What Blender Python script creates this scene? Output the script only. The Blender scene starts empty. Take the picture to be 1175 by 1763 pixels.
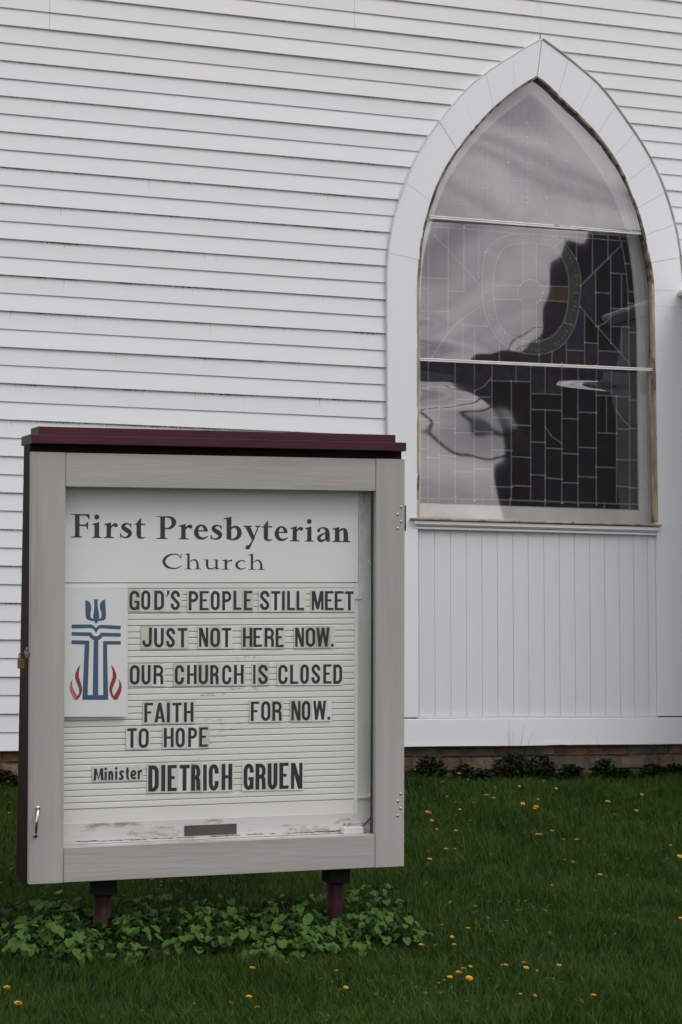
import bpy, bmesh, math
import numpy as np
from mathutils import Vector, Matrix
from mathutils.geometry import tessellate_polygon, delaunay_2d_cdt
sc=bpy.context.scene
# ---------------------------------------------------------------- camera, world, sun, exposure
CAM=[[0.942932,-0.332984,0.000786],[-0.027587,-0.075767,0.996744],[0.33184,0.939884,0.080629]]
cd=bpy.data.cameras.new('camera'); cam=bpy.data.objects.new('camera',cd); sc.collection.objects.link(cam); sc.camera=cam
mw=Matrix.Identity(4)
for i in range(3):
    mw[i][0]=CAM[0][i]; mw[i][1]=CAM[1][i]; mw[i][2]=-CAM[2][i]
mw.translation=(0,0,1.5); cam.matrix_world=mw
cd.sensor_fit='VERTICAL'; cd.sensor_height=22.3; cd.sensor_width=14.86; cd.lens=3600/1763*22.3
cd.clip_start=.1; cd.clip_end=2000
cd.dof.use_dof=True; cd.dof.focus_distance=8.75; cd.dof.aperture_fstop=7.1
SUN_EL,SUN_AZ=math.radians(52),math.radians(148)
w=bpy.data.worlds.new('World'); sc.world=w; w.use_nodes=True; wn=w.node_tree; bg=wn.nodes['Background']
sky=wn.nodes.new('ShaderNodeTexSky'); sky.sky_type='NISHITA'; sky.sun_disc=False; sky.sun_elevation=SUN_EL; sky.sun_rotation=math.radians(148); sky.dust_density=3; sky.ozone_density=1
hs=wn.nodes.new('ShaderNodeHueSaturation'); hs.inputs['Saturation'].default_value=.25; wn.links.new(sky.outputs[0],hs.inputs['Color'])
tcw=wn.nodes.new('ShaderNodeTexCoord'); mpw=wn.nodes.new('ShaderNodeMapping'); mpw.inputs['Scale'].default_value=(3.2,3.2,15); wn.links.new(tcw.outputs['Generated'],mpw.inputs[0])
nz=wn.nodes.new('ShaderNodeTexNoise'); nz.inputs['Scale'].default_value=2.2; nz.inputs['Detail'].default_value=5; wn.links.new(mpw.outputs[0],nz.inputs['Vector'])
rp=wn.nodes.new('ShaderNodeValToRGB'); rp.color_ramp.elements[0].position=.35; rp.color_ramp.elements[0].color=(4.3,4.2,5.0,1); rp.color_ramp.elements[1].position=.68; rp.color_ramp.elements[1].color=(12.5,12.2,12.0,1); wn.links.new(nz.outputs['Fac'],rp.inputs[0])
mx=wn.nodes.new('ShaderNodeMix'); mx.data_type='RGBA'; mx.inputs[0].default_value=.8; wn.links.new(hs.outputs[0],mx.inputs[6]); wn.links.new(rp.outputs[0],mx.inputs[7])
wn.links.new(mx.outputs[2],bg.inputs[0]); bg.inputs[1].default_value=.12
sl_=bpy.data.lights.new('sun','SUN'); sl_.energy=.9; sl_.angle=math.radians(35); sl_.color=(1,.97,.93); so_=bpy.data.objects.new('sun',sl_); sc.collection.objects.link(so_)
sd=Vector((math.sin(SUN_AZ)*math.cos(SUN_EL),math.cos(SUN_AZ)*math.cos(SUN_EL),math.sin(SUN_EL))); so_.rotation_euler=sd.to_track_quat('Z','Y').to_euler()
sc.view_settings.view_transform='Standard'; sc.view_settings.look='None'; sc.view_settings.gamma=1; sc.view_settings.exposure=.15; sc.view_settings.use_curve_mapping=False
# ---------------------------------------------------------------- measured outlines (metres, wall and sign planes)
YW=11.4964
Z0=5.2833
SIGN_M=[[0.999843,0.004402,-0.017156],[-0.005322,0.99853,-0.053947],[0.016893,0.054029,0.998396]]
SIGN_O=[2.3864,8.2,1.5653]
SW=(1.5802,1.7045)
OL=[(4.3377,3.8103),(4.3416,3.9851),(4.364,4.1616),(4.4086,4.3406),(4.4909,4.5587),(4.5961,4.7592),(4.7325,4.9355),(4.8279,5.0483),(4.9238,5.1475),(5.0822,5.2644),(5.2264,5.3626),(5.356,5.4417)]
OR=[(6.3168,3.936),(6.303,4.1189),(6.2767,4.2865),(6.234,4.4493),(6.1592,4.6463),(6.0518,4.8291),(5.9085,5.0117),(5.7619,5.182),(5.643,5.2659),(5.5286,5.3424),(5.4422,5.3958),(5.36,5.4421)]
IL=[(4.5302,3.8225),(4.5341,3.9034),(4.5495,4.1118),(4.5949,4.2914),(4.6554,4.4731),(4.7503,4.6445),(4.8687,4.8012),(4.9918,4.9416),(5.1002,5.0419),(5.2054,5.128),(5.2719,5.1708),(5.3229,5.2049)]
IR=[(6.1094,3.9228),(6.1064,4.0067),(6.0874,4.1042),(6.0454,4.3027),(5.9909,4.4636),(5.9046,4.6584),(5.7782,4.831),(5.6322,4.968),(5.5457,5.0331),(5.4556,5.1085),(5.3892,5.1641),(5.3268,5.2053)]
OPEN_B=[(4.5197,2.4605),(6.1192,2.4781)]
GLASS=[(4.5878,2.5516),(4.5897,3.3539),(4.5866,3.636),(4.5909,3.8486),(4.6103,4.0628),(4.6813,4.3211),(4.7173,4.424),(4.7891,4.578),(4.9059,4.736),(5.0341,4.8835),(5.1828,5.0137),(5.3367,5.1307),(5.4468,5.0567),(5.5651,4.9461),(5.6997,4.8047),(5.8189,4.6619),(5.9142,4.5033),(5.9734,4.3711),(6.0157,4.1601),(6.0378,3.9736),(6.0553,3.7319),(6.0557,3.4277),(6.0534,2.5577)]
RO=[(5.0254,4.111),(5.0612,4.166),(5.1141,4.2059),(5.2013,4.2342),(5.2951,4.245),(5.3972,4.2524),(5.5067,4.2356),(5.5962,4.1756),(5.6589,4.0718),(5.6718,3.9573),(5.6564,3.807),(5.6279,3.6889),(5.5641,3.5856),(5.4819,3.5251),(5.3836,3.4982),(5.2977,3.4972),(5.2162,3.518),(5.1273,3.5537),(5.0584,3.6393),(5.0147,3.7501),(4.998,3.8637),(5.0044,4.0003)]
RI=[(5.077,3.8687),(5.0853,3.7723),(5.111,3.6749),(5.1548,3.6204),(5.2128,3.5932),(5.2694,3.5784),(5.3294,3.5745),(5.3936,3.5795),(5.4827,3.6227),(5.5545,3.7101),(5.5833,3.8352),(5.5905,3.9339),(5.5772,4.0495),(5.5226,4.1456),(5.4518,4.1865),(5.3731,4.1918),(5.2908,4.1871),(5.2165,4.1771),(5.1658,4.159),(5.1112,4.1011),(5.0815,3.9839)]
CC=[(5.4101,3.8861),(5.407,3.8648),(5.3982,3.8446),(5.3843,3.8269),(5.3664,3.8129),(5.3455,3.8035),(5.3232,3.7994),(5.301,3.8008),(5.2803,3.8076),(5.2627,3.8194),(5.2491,3.8354),(5.2407,3.8544),(5.2379,3.8752),(5.241,3.8964),(5.2497,3.9165),(5.2634,3.9342),(5.2813,3.9483),(5.3021,3.9578),(5.3244,3.962),(5.3467,3.9607),(5.3674,3.9539),(5.3852,3.9421),(5.3988,3.9261),(5.4073,3.907)]
CAMES=[[(5.0413,4.7898),(5.0369,4.3156)],[(5.1847,5.0102),(5.1785,4.3262)],[(5.3137,4.9416),(5.3073,4.3141)],[(5.4428,5.0563),(5.4351,4.3164)],[(5.5769,4.9287),(5.5695,4.3044)],[(5.7077,4.7928),(5.7009,4.2994)],[(4.8982,4.7231),(4.8945,4.3121)],[(4.8095,4.6002),(4.8065,4.3055)],[(5.8069,4.6683),(5.8011,4.2921)],[(5.0407,4.6755),(5.1827,4.6821)],[(5.0397,4.4674),(5.1814,4.4732)],[(5.1831,4.7578),(5.3124,4.7635)],[(5.182,4.5687),(5.3111,4.5737)],[(5.1842,4.9317),(5.442,4.9496)],[(5.1811,4.4369),(5.3102,4.4415)],[(5.3119,4.6912),(5.44,4.6965)],[(5.3104,4.4725),(5.4383,4.477)],[(5.4402,4.7225),(5.5752,4.7285)],[(5.4383,4.4825),(5.5731,4.4876)],[(5.5742,4.6105),(5.706,4.6158)],[(5.7054,4.5587),(5.8058,4.5612)],[(4.8972,4.5012),(5.0399,4.5072)],[(4.8088,4.4186),(4.8969,4.4201)],[(5.1837,4.8478),(5.313,4.8538)],[(5.3128,4.8154),(5.441,4.8211)],[(4.6411,4.2859),(4.8886,4.2865),(5.2758,4.2828),(5.6708,4.2789),(5.9927,4.2802)],[(4.641,4.2431),(4.8885,4.247),(5.2755,4.2429),(5.6705,4.2496),(6.0085,4.2481)],[(5.0254,4.111),(5.0612,4.166),(5.1141,4.2059),(5.2013,4.2342),(5.2951,4.245),(5.3972,4.2524),(5.5067,4.2356),(5.5962,4.1756),(5.6589,4.0718),(5.6718,3.9573),(5.6564,3.807),(5.6279,3.6889),(5.5641,3.5856),(5.4819,3.5251),(5.3836,3.4982),(5.2977,3.4972),(5.2162,3.518),(5.1273,3.5537),(5.0584,3.6393),(5.0147,3.7501),(4.998,3.8637),(5.0044,4.0003),(5.0254,4.111)],[(5.077,3.8687),(5.0853,3.7723),(5.111,3.6749),(5.1548,3.6204),(5.2128,3.5932),(5.2694,3.5784),(5.3294,3.5745),(5.3936,3.5795),(5.4827,3.6227),(5.5545,3.7101),(5.5833,3.8352),(5.5905,3.9339),(5.5772,4.0495),(5.5226,4.1456),(5.4518,4.1865),(5.3731,4.1918),(5.2908,4.1871),(5.2165,4.1771),(5.1658,4.159),(5.1112,4.1011),(5.0815,3.9839),(5.077,3.8687)],[(5.0339,4.1116),(5.1134,4.0839)],[(5.5431,4.2258),(5.4872,4.1708)],[(5.5584,3.7067),(5.6295,3.689)],[(5.3796,3.5881),(5.3789,3.4944)],[(5.1548,3.6258),(5.1196,3.5522)],[(5.2695,3.5856),(5.2689,3.4993)],[(5.4101,3.8861),(5.407,3.8648),(5.3982,3.8446),(5.3843,3.8269),(5.3664,3.8129),(5.3455,3.8035),(5.3232,3.7994),(5.301,3.8008),(5.2803,3.8076),(5.2627,3.8194),(5.2491,3.8354),(5.2407,3.8544),(5.2379,3.8752),(5.241,3.8964),(5.2497,3.9165),(5.2634,3.9342),(5.2813,3.9483),(5.3021,3.9578),(5.3244,3.962),(5.3467,3.9607),(5.3674,3.9539),(5.3852,3.9421),(5.3988,3.9261),(5.4073,3.907),(5.4101,3.8861)],[(5.279,4.1888),(5.2774,3.9427)],[(5.3692,4.1952),(5.3674,3.9485)],[(5.2765,3.8164),(5.2749,3.5751)],[(5.3664,3.8219),(5.3646,3.5764)],[(5.0772,3.9096),(5.2577,3.9212)],[(5.0767,3.822),(5.2571,3.8332)],[(5.3908,3.9265),(5.5921,3.934)],[(5.3901,3.8378),(5.5833,3.8389)],[(4.6523,4.251),(4.6439,2.5567)],[(4.7815,4.2606),(4.7803,3.9319)],[(4.8847,4.2575),(4.8829,3.8564)],[(4.9822,4.2575),(4.9807,3.9521)],[(4.5986,3.9271),(4.7803,3.9319)],[(4.78,3.8581),(4.8829,3.8564)],[(4.5981,3.7251),(4.7796,3.7289)],[(4.598,3.6755),(4.6507,3.6786)],[(4.5985,3.8632),(4.6513,3.863)],[(4.7803,3.9319),(4.7773,3.6186)],[(4.8821,3.6531),(5.0315,3.6546)],[(4.8745,3.6669),(4.8735,3.4214)],[(4.9532,3.6536),(4.9521,3.4255)],[(4.9898,3.7737),(4.8823,3.6994),(4.7967,3.6268),(4.6803,3.4574),(4.65,3.4099)],[(4.9905,3.9062),(4.8836,4.0101),(4.781,4.1104),(4.69,4.1931)],[(5.1157,3.552),(5.115,3.4232)],[(5.6657,3.9442),(5.9454,4.2141),(5.9597,4.2299)],[(5.6644,3.8111),(5.9909,3.4865)],[(5.7726,4.0517),(5.769,3.6971)],[(5.8781,4.1579),(5.8721,3.5971)],[(5.7527,4.2739),(5.7502,4.0209)],[(5.8592,4.2743),(5.8577,4.1271)],[(5.6428,4.2732),(5.6414,4.1123)],[(5.5118,4.2783),(5.5114,4.2345)],[(5.7711,3.9096),(5.8755,3.9118)],[(5.8769,4.0403),(5.9818,4.0399)],[(5.8745,3.8151),(5.9955,3.8202)],[(5.8733,3.7031),(5.9983,3.7066)],[(5.9515,4.0415),(5.9491,3.821)],[(5.9477,3.7037),(5.9458,3.528)],[(5.8739,3.7631),(5.8333,3.7227),(5.7838,3.6979)],[(5.6941,3.7874),(5.6907,3.4383)],[(5.785,3.6943),(5.7824,3.443)],[(5.6922,3.5908),(5.7839,3.5904)],[(5.7835,3.5449),(5.9279,3.5453)],[(5.5672,3.5369),(5.6917,3.54)],[(5.5677,3.5912),(5.5663,3.4392)],[(5.4701,3.5208),(5.4694,3.4414)],[(5.3821,3.5017),(5.3816,3.4405)],[(5.936,4.2835),(5.9595,4.2115),(5.9812,4.0914),(5.996,3.9352),(5.9984,3.7176),(5.9978,3.4869),(5.9986,3.2058),(5.9929,2.5452)],[(5.9785,4.1059),(6.0394,4.1064)],[(5.9927,3.9302),(6.0495,3.9301)],[(5.9959,3.8569),(6.0527,3.8567)],[(5.9979,3.6736),(6.0586,3.6734)],[(4.7174,3.265),(4.7152,2.5798)],[(4.8233,3.4366),(4.8207,2.5829)],[(4.9499,3.4361),(4.9459,2.5866)],[(5.0673,3.435),(5.0626,2.59)],[(5.1944,3.3285),(5.1898,2.5902)],[(5.2261,3.4397),(5.2254,3.325)],[(5.3246,3.4412),(5.3185,2.5869)],[(4.5804,2.5898),(4.8813,2.5952),(5.1871,2.5973),(5.4978,2.5957),(6.0579,2.5958)],[(4.8246,2.6041),(4.8244,2.5479)],[(5.0012,2.6023),(5.0009,2.5495)],[(5.1833,2.6042),(5.1829,2.5476)],[(5.4158,2.604),(5.4154,2.5506)],[(5.6394,2.6035),(5.6389,2.5533)],[(5.8177,2.6051),(5.8171,2.5511)],[(4.582,3.248),(4.6496,3.2512)],[(4.5815,3.0654),(4.649,3.0682)],[(4.5811,2.8867),(4.6485,2.8892)],[(4.5807,2.7129),(4.6481,2.7141)],[(4.6415,3.0482),(4.7205,3.0502)],[(4.6409,2.8364),(4.7198,2.8375)],[(4.6421,3.2632),(4.8234,3.2683)],[(4.7166,3.0183),(4.8224,3.0192)],[(4.7161,2.8532),(4.8218,2.85)],[(4.8231,3.1968),(4.9488,3.2015)],[(4.8223,2.9945),(4.9478,2.996)],[(4.8214,2.7585),(4.9467,2.7593)],[(4.9488,3.2171),(5.0676,3.2212)],[(4.9479,3.0066),(5.0665,3.0079)],[(4.9468,2.7787),(5.0652,2.7792)],[(5.0644,3.3222),(5.1956,3.3254)],[(5.0631,3.0976),(5.1941,3.1004)],[(5.062,2.8999),(5.1929,2.9009)],[(5.0608,2.6748),(5.1915,2.6754)],[(4.949,3.2512),(5.0142,3.2863),(5.0668,3.3458)],[(5.1917,3.3252),(5.3238,3.328)],[(5.19,3.0574),(5.3218,3.0576)],[(5.1888,2.8634),(5.3204,2.8611)],[(5.1877,2.6859),(5.3192,2.6847)],[(5.4224,3.4498),(5.4209,3.2555)],[(5.4201,3.1585),(5.4157,2.5933)],[(5.5357,3.4557),(5.5283,2.5895)],[(5.6452,3.4541),(5.6372,2.5855)],[(5.7706,3.4533),(5.7619,2.5891)],[(5.8745,3.4477),(5.8726,3.2656)],[(5.8385,3.264),(5.8361,3.0318)],[(5.9087,3.2673),(5.9014,2.5967)],[(5.3233,3.2563),(5.5348,3.259)],[(5.3226,3.1578),(5.534,3.1599)],[(5.3211,2.9575),(5.4186,2.9577)],[(5.3197,2.7559),(5.417,2.7557)],[(5.4183,2.9237),(5.5319,2.9226)],[(5.4169,2.7396),(5.5304,2.7362)],[(5.4193,3.0544),(5.4658,2.9954),(5.5315,2.9585)],[(5.5347,3.3329),(5.6441,3.3346)],[(5.5328,3.1113),(5.6421,3.1105)],[(5.5309,2.8957),(5.6401,2.8943)],[(5.5294,2.7147),(5.6384,2.7146)],[(5.6441,3.3346),(5.7694,3.3352)],[(5.6425,3.1556),(5.7676,3.1557)],[(5.6405,2.9375),(5.7654,2.9369)],[(5.6388,2.7559),(5.7635,2.7547)],[(5.7687,3.2662),(6.0013,3.2661)],[(5.7663,3.0326),(5.9062,3.0328)],[(5.7642,2.8196),(5.9038,2.819)],[(5.9065,3.0619),(5.9989,3.062)],[(5.9044,2.8715),(5.9967,2.8694)],[(5.9026,2.7051),(5.9948,2.7026)],[(5.9078,3.18),(5.9473,3.1235),(5.9971,3.082)],[(5.997,3.2477),(6.0617,3.247)],[(5.995,3.0692),(6.0595,3.0682)],[(5.9927,2.8729),(6.0572,2.8716)],[(5.9907,2.6988),(6.0551,2.6972)]]
BOUND_M=[(5.7906,4.384),(5.7495,4.2714),(5.6289,4.1172),(5.4889,3.8909),(5.3893,3.669),(5.2329,3.5172),(5.0787,3.4662),(4.8497,3.3554)]
BOUND_B=[(4.2539,3.3462),(4.2906,3.3273),(4.7364,3.3075),(4.8192,3.2835),(4.8492,3.2427),(4.9628,3.2022),(5.0692,3.1434),(5.1143,3.0146),(5.1362,2.839),(5.1694,2.6287),(5.1835,2.4532)]
BAR1=[(4.6181,4.2819),(6.0488,4.2871)]
BAR2=[(4.5411,3.415),(6.111,3.4317)]
DAND=[(4.742,10.844),(4.92,10.891),(5.144,10.905),(4.774,10.708),(4.405,10.709),(4.437,10.7),(4.521,10.605),(4.587,10.617),(4.667,10.682),(4.825,10.464),(4.164,10.441),(4.328,10.344),(4.699,10.39),(4.756,10.33),(4.781,10.345),(4.642,10.228),(5.014,10.375),(5.278,10.533),(5.335,10.251),(5.675,11.291),(4.503,11.451),(4.544,11.43),(4.737,11.311),(4.077,10.061),(4.169,10.031),(4.608,9.95),(4.583,9.882),(4.661,9.943),(4.658,9.75),(4.714,9.728),(5.106,9.471),(5.045,9.286),(3.728,9.313),(3.962,9.513),(4.071,9.515),(3.884,9.455),(4.521,9.4),(4.499,9.032),(4.139,8.841),(3.355,8.234),(3.373,8.131),(3.426,8.143),(3.185,8.064),(3.284,7.932),(3.159,7.59),(3.181,7.548),(3.128,7.475),(3.129,7.41),(3.055,7.438),(3.038,7.357),(3.374,7.609),(3.448,7.612),(3.43,7.514),(3.381,7.363),(3.216,7.121),(3.265,7.104),(3.484,7.067),(3.517,7.443),(4.426,8.121),(4.128,10.291),(5.625,10.79),(2.482,7.67),(2.332,7.594),(2.625,7.465),(2.614,7.353),(2.215,7.151),(3.189,8.072),(4.504,11.456),(4.166,10.445),(3.726,9.311),(4.075,10.062),(2.206,7.214),(2.124,11.345),(2.034,10.892),(1.96,10.578),(1.439,7.683),(1.436,7.474),(1.443,7.457)]
WEEDS=[(4.4194,0.133,0.05),(4.5716,0.22,0.14),(4.7839,0.153,0.11),(4.9021,0.12,0.09),(5.0995,0.3,0.17),(5.2876,0.187,0.15),(5.4777,0.167,0.1),(5.7083,0.173,0.13),(5.8247,0.133,0.08),(6.032,0.2,0.09),(6.1781,0.133,0.08),(2.0814,0.2,0.1)]
APT=[(-0.6457,0.7149),(0.6594,0.7177),(0.6575,-0.7118),(-0.6514,-0.7178)]
DOORX=[-0.6521,-0.6532,0.6628]
ROWS=[0.2097,0.1845,0.0587,-0.0932,-0.2199,-0.2451,-0.3445,-0.5229,-0.6007,-0.6338]
HEAD=[(-0.6247,0.7193),(0.6151,0.3323),(-0.6202,0.3391)]
BOARD=[0.5986,0.6154,-0.3763,-0.6185]
SILLV=[-0.6338,-0.7148]
PLATE=[(-0.1372,-0.6521),(0.0847,-0.7011)]
LINES=[("GOD'S PEOPLE STILL MEET", [('G', -0.3704, -0.3286, 0.2231, 0.3013), ('O', -0.321, -0.2824, 0.2227, 0.3011), ('D', -0.2668, -0.2261, 0.2224, 0.3008), ("'", -0.2169, -0.2029, 0.222, 0.3006), ('S', -0.1972, -0.1585, 0.2219, 0.3005), None, ('P', -0.1226, -0.0817, 0.2214, 0.3002), ('E', -0.0757, -0.0376, 0.2211, 0.3), ('O', -0.0283, 0.0102, 0.2208, 0.2997), ('P', 0.0202, 0.0598, 0.2204, 0.2995), ('L', 0.0691, 0.1034, 0.2201, 0.2993), ('E', 0.1132, 0.1492, 0.2198, 0.2991), None, ('S', 0.1826, 0.2233, 0.2193, 0.2988), ('T', 0.2311, 0.2704, 0.219, 0.2986), ('I', 0.2786, 0.2904, 0.2187, 0.2984), ('L', 0.2998, 0.334, 0.2185, 0.2983), ('L', 0.3409, 0.3747, 0.2182, 0.2981), None, ('M', 0.4079, 0.4604, 0.2178, 0.2977), ('E', 0.4665, 0.5048, 0.2174, 0.2975), ('E', 0.5096, 0.5499, 0.2171, 0.2973), ('T', 0.556, 0.5938, 0.2168, 0.2971)]), ('JUST NOT HERE NOW.', [('J', -0.3159, -0.2761, 0.0714, 0.1502), ('U', -0.267, -0.2261, 0.071, 0.1498), ('S', -0.2162, -0.1783, 0.0705, 0.1494), ('T', -0.167, -0.1269, 0.0701, 0.149), None, ('N', -0.0785, -0.0391, 0.0692, 0.1483), ('O', -0.0294, 0.0118, 0.0688, 0.1479), ('T', 0.02, 0.0597, 0.0683, 0.1476), None, ('H', 0.1093, 0.1505, 0.0675, 0.1469), ('E', 0.1546, 0.1919, 0.0671, 0.1465), ('R', 0.2025, 0.244, 0.0667, 0.1461), ('E', 0.2511, 0.2864, 0.0662, 0.1458), None, ('N', 0.3366, 0.375, 0.0655, 0.1451), ('O', 0.3823, 0.4242, 0.065, 0.1447), ('W', 0.4288, 0.4859, 0.0646, 0.1442), ('.', 0.4931, 0.5052, 0.064, 0.1441)]), ('OUR CHURCH IS CLOSED', [('O', -0.3667, -0.3259, -0.0788, -0.0004), ('U', -0.318, -0.2797, -0.0794, -0.0009), ('R', -0.2692, -0.2276, -0.08, -0.0015), None, ('C', -0.1792, -0.1405, -0.0811, -0.0024), ('H', -0.1284, -0.087, -0.0817, -0.003), ('U', -0.0785, -0.038, -0.0824, -0.0035), ('R', -0.0293, 0.0067, -0.083, -0.0039), ('C', 0.0214, 0.061, -0.0836, -0.0045), ('H', 0.0715, 0.1131, -0.0842, -0.005), None, ('I', 0.1546, 0.1653, -0.0853, -0.0055), ('S', 0.1762, 0.2176, -0.0855, -0.0061), None, ('C', 0.2624, 0.3031, -0.0866, -0.007), ('L', 0.3148, 0.3495, -0.0873, -0.0075), ('O', 0.3587, 0.3961, -0.0878, -0.008), ('S', 0.4076, 0.4464, -0.0884, -0.0085), ('E', 0.4592, 0.4956, -0.0891, -0.009), ('D', 0.5036, 0.543, -0.0896, -0.0095)]), ('FAITH FOR NOW.', [('F', -0.3066, -0.2703, -0.2331, -0.1539), ('A', -0.2641, -0.2195, -0.2335, -0.1543), ('I', -0.2114, -0.1989, -0.2339, -0.1541), ('T', -0.1887, -0.1493, -0.2341, -0.1548), ('H', -0.1406, -0.1003, -0.2346, -0.1552), None, ('F', 0.1439, 0.1799, -0.2371, -0.1572), ('O', 0.1888, 0.2289, -0.2375, -0.1576), ('R', 0.2373, 0.2783, -0.238, -0.158), None, ('N', 0.3206, 0.3604, -0.2387, -0.1586), ('O', 0.3663, 0.4042, -0.2391, -0.1589), ('W', 0.4162, 0.473, -0.2396, -0.1596), ('.', 0.4791, 0.4912, -0.2401, -0.1592)]), ('TO HOPE', [('T', -0.3764, -0.3369, -0.3344, -0.2559), ('O', -0.3288, -0.2865, -0.335, -0.2564), None, ('H', -0.2233, -0.1823, -0.3364, -0.2574), ('O', -0.1741, -0.1352, -0.3371, -0.2578), ('P', -0.1216, -0.0834, -0.3378, -0.2583), ('E', -0.0752, -0.0386, -0.3384, -0.2587)]), ('DIETRICH GRUEN', [('D', -0.2881, -0.2446, -0.5131, -0.4078), ('I', -0.2341, -0.2171, -0.514, -0.4076), ('E', -0.2081, -0.1694, -0.5144, -0.4085), ('T', -0.1582, -0.1156, -0.5151, -0.4092), ('R', -0.1085, -0.0695, -0.5159, -0.4096), ('I', -0.0572, -0.0415, -0.5167, -0.4095), ('C', -0.0331, 0.0089, -0.517, -0.4105), ('H', 0.02, 0.0659, -0.5178, -0.4112), None, ('G', 0.1136, 0.1573, -0.5192, -0.4122), ('R', 0.1655, 0.2102, -0.52, -0.4128), ('U', 0.2181, 0.2605, -0.5208, -0.4133), ('E', 0.269, 0.3093, -0.5216, -0.4138), ('N', 0.3187, 0.3691, -0.5224, -0.4147)])]
MIN=[(-0.5204,-0.4658),(-0.3104,-0.4045)]
MING=[('M',-0.514,-0.4728),('i',-0.4686,-0.46),('n',-0.4538,-0.4323),('i',-0.4258,-0.416),('s',-0.411,-0.3875),('t',-0.3818,-0.3674),('e',-0.3625,-0.338),('r',-0.333,-0.3144)]
MINB=(-0.4615,-0.4105)
HT1=[('F',-0.6122,-0.5344,0.5154),('i',-0.5263,-0.4858,0.5143),('r',-0.4781,-0.4185,0.5139),('s',-0.4108,-0.3596,0.5131),('t',-0.3504,-0.3047,0.5124),('P',-0.2604,-0.1753,0.5115),('r',-0.1672,-0.1069,0.5104),('e',-0.1035,-0.0404,0.5097),('s',-0.0315,0.0205,0.5089),('b',0.026,0.106,0.5084),('y',0.1087,0.1864,0.5074),('t',0.1892,0.2353,0.5065),('e',0.2428,0.3035,0.5059),('r',0.3122,0.3702,0.5051),('i',0.377,0.4166,0.5043),('a',0.4258,0.492,0.5039),('n',0.4977,0.58,0.5031)]
HT2=[('C',-0.2379,-0.1498,0.3886),('h',-0.1393,-0.0687,0.3881),('u',-0.0598,0.0101,0.3876),('r',0.0181,0.0663,0.3871),('c',0.0718,0.1232,0.3869),('h',0.1314,0.2037,0.3866)]
CAPH=(0.0943,0.0654)
EPAN=[(-0.6226,0.3121),(-0.3815,0.3117),(-0.3788,-0.2065),(-0.6196,-0.2013)]
EBLUE=[[(-0.5555,0.2644),(-0.5451,0.2618),(-0.5354,0.2532),(-0.5305,0.2389),(-0.5311,0.2246),(-0.5342,0.2088),(-0.5335,0.1977),(-0.5283,0.1907),(-0.5212,0.1887),(-0.5211,0.1786),(-0.5334,0.1818),(-0.5447,0.1851),(-0.5518,0.193),(-0.5542,0.2042)],[(-0.521,0.2674),(-0.5022,0.2674),(-0.5047,0.2595),(-0.5053,0.2499),(-0.5039,0.2324),(-0.499,0.2134),(-0.498,0.2006),(-0.4992,0.1848),(-0.5059,0.1753),(-0.511,0.1658),(-0.5156,0.1754),(-0.5224,0.1849),(-0.5232,0.2008),(-0.5207,0.2167),(-0.5185,0.2357),(-0.519,0.2579)],[(-0.474,0.2667),(-0.4837,0.2635),(-0.4918,0.2562),(-0.4959,0.2467),(-0.4949,0.2292),(-0.4889,0.2101),(-0.4895,0.1958),(-0.4946,0.1886),(-0.5011,0.1886),(-0.5011,0.1784),(-0.4881,0.1815),(-0.4778,0.183),(-0.4713,0.1909),(-0.4701,0.2021),(-0.4722,0.2387)],[(-0.6105,0.1665),(-0.5301,0.1666),(-0.522,0.1627),(-0.5155,0.1563),(-0.5109,0.1515),(-0.5058,0.1578),(-0.4978,0.1638),(-0.488,0.165),(-0.4094,0.1603),(-0.4093,0.145),(-0.4912,0.1507),(-0.4993,0.1482),(-0.5057,0.1404),(-0.5108,0.1309),(-0.5154,0.1404),(-0.5219,0.1478),(-0.5316,0.1517),(-0.6104,0.1507)],[(-0.6104,0.1365),(-0.5299,0.1349),(-0.5266,0.1278),(-0.5201,0.1214),(-0.5108,0.1182),(-0.5017,0.1213),(-0.4953,0.1269),(-0.4918,0.1333),(-0.4093,0.1306),(-0.4092,0.1157),(-0.4839,0.1179),(-0.491,0.1085),(-0.5013,0.1022),(-0.5007,-0.1173),(-0.48,-0.1177),(-0.4819,0.0995),(-0.4091,0.0988),(-0.409,0.0844),(-0.4656,0.085),(-0.4595,-0.1371),(-0.5651,-0.1351),(-0.557,0.086),(-0.6107,0.0884),(-0.6108,0.1039),(-0.5378,0.102),(-0.5437,-0.1159),(-0.523,-0.1163),(-0.52,0.1024),(-0.5314,0.1104),(-0.5395,0.12),(-0.6103,0.1223)]]
ERED=[[(-0.4489,0.0057),(-0.4352,-0.013),(-0.427,-0.0322),(-0.4259,-0.0481),(-0.4316,-0.0671),(-0.4413,-0.0892),(-0.4435,-0.105),(-0.4395,-0.1162),(-0.432,-0.1243),(-0.4241,-0.1372),(-0.4345,-0.1389),(-0.4476,-0.1224),(-0.4548,-0.1016),(-0.4549,-0.0858),(-0.4479,-0.0636),(-0.4415,-0.0447),(-0.4423,-0.0224)],[(-0.4194,-0.0514),(-0.4082,-0.0675),(-0.4036,-0.0866),(-0.407,-0.1057),(-0.4151,-0.123),(-0.4215,-0.1372),(-0.4264,-0.1365),(-0.4346,-0.1227),(-0.432,-0.1148),(-0.4217,-0.0991),(-0.4153,-0.0833),(-0.4147,-0.0674)],[(-0.5733,0.0074),(-0.5867,-0.0108),(-0.5946,-0.0297),(-0.5955,-0.0454),(-0.5896,-0.0645),(-0.5799,-0.0868),(-0.5775,-0.1026),(-0.5813,-0.1136),(-0.5887,-0.1214),(-0.5963,-0.1339),(-0.586,-0.136),(-0.5732,-0.1201),(-0.5663,-0.0997),(-0.5664,-0.0839),(-0.5736,-0.0616),(-0.5801,-0.0425),(-0.5796,-0.0204)]]
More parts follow.
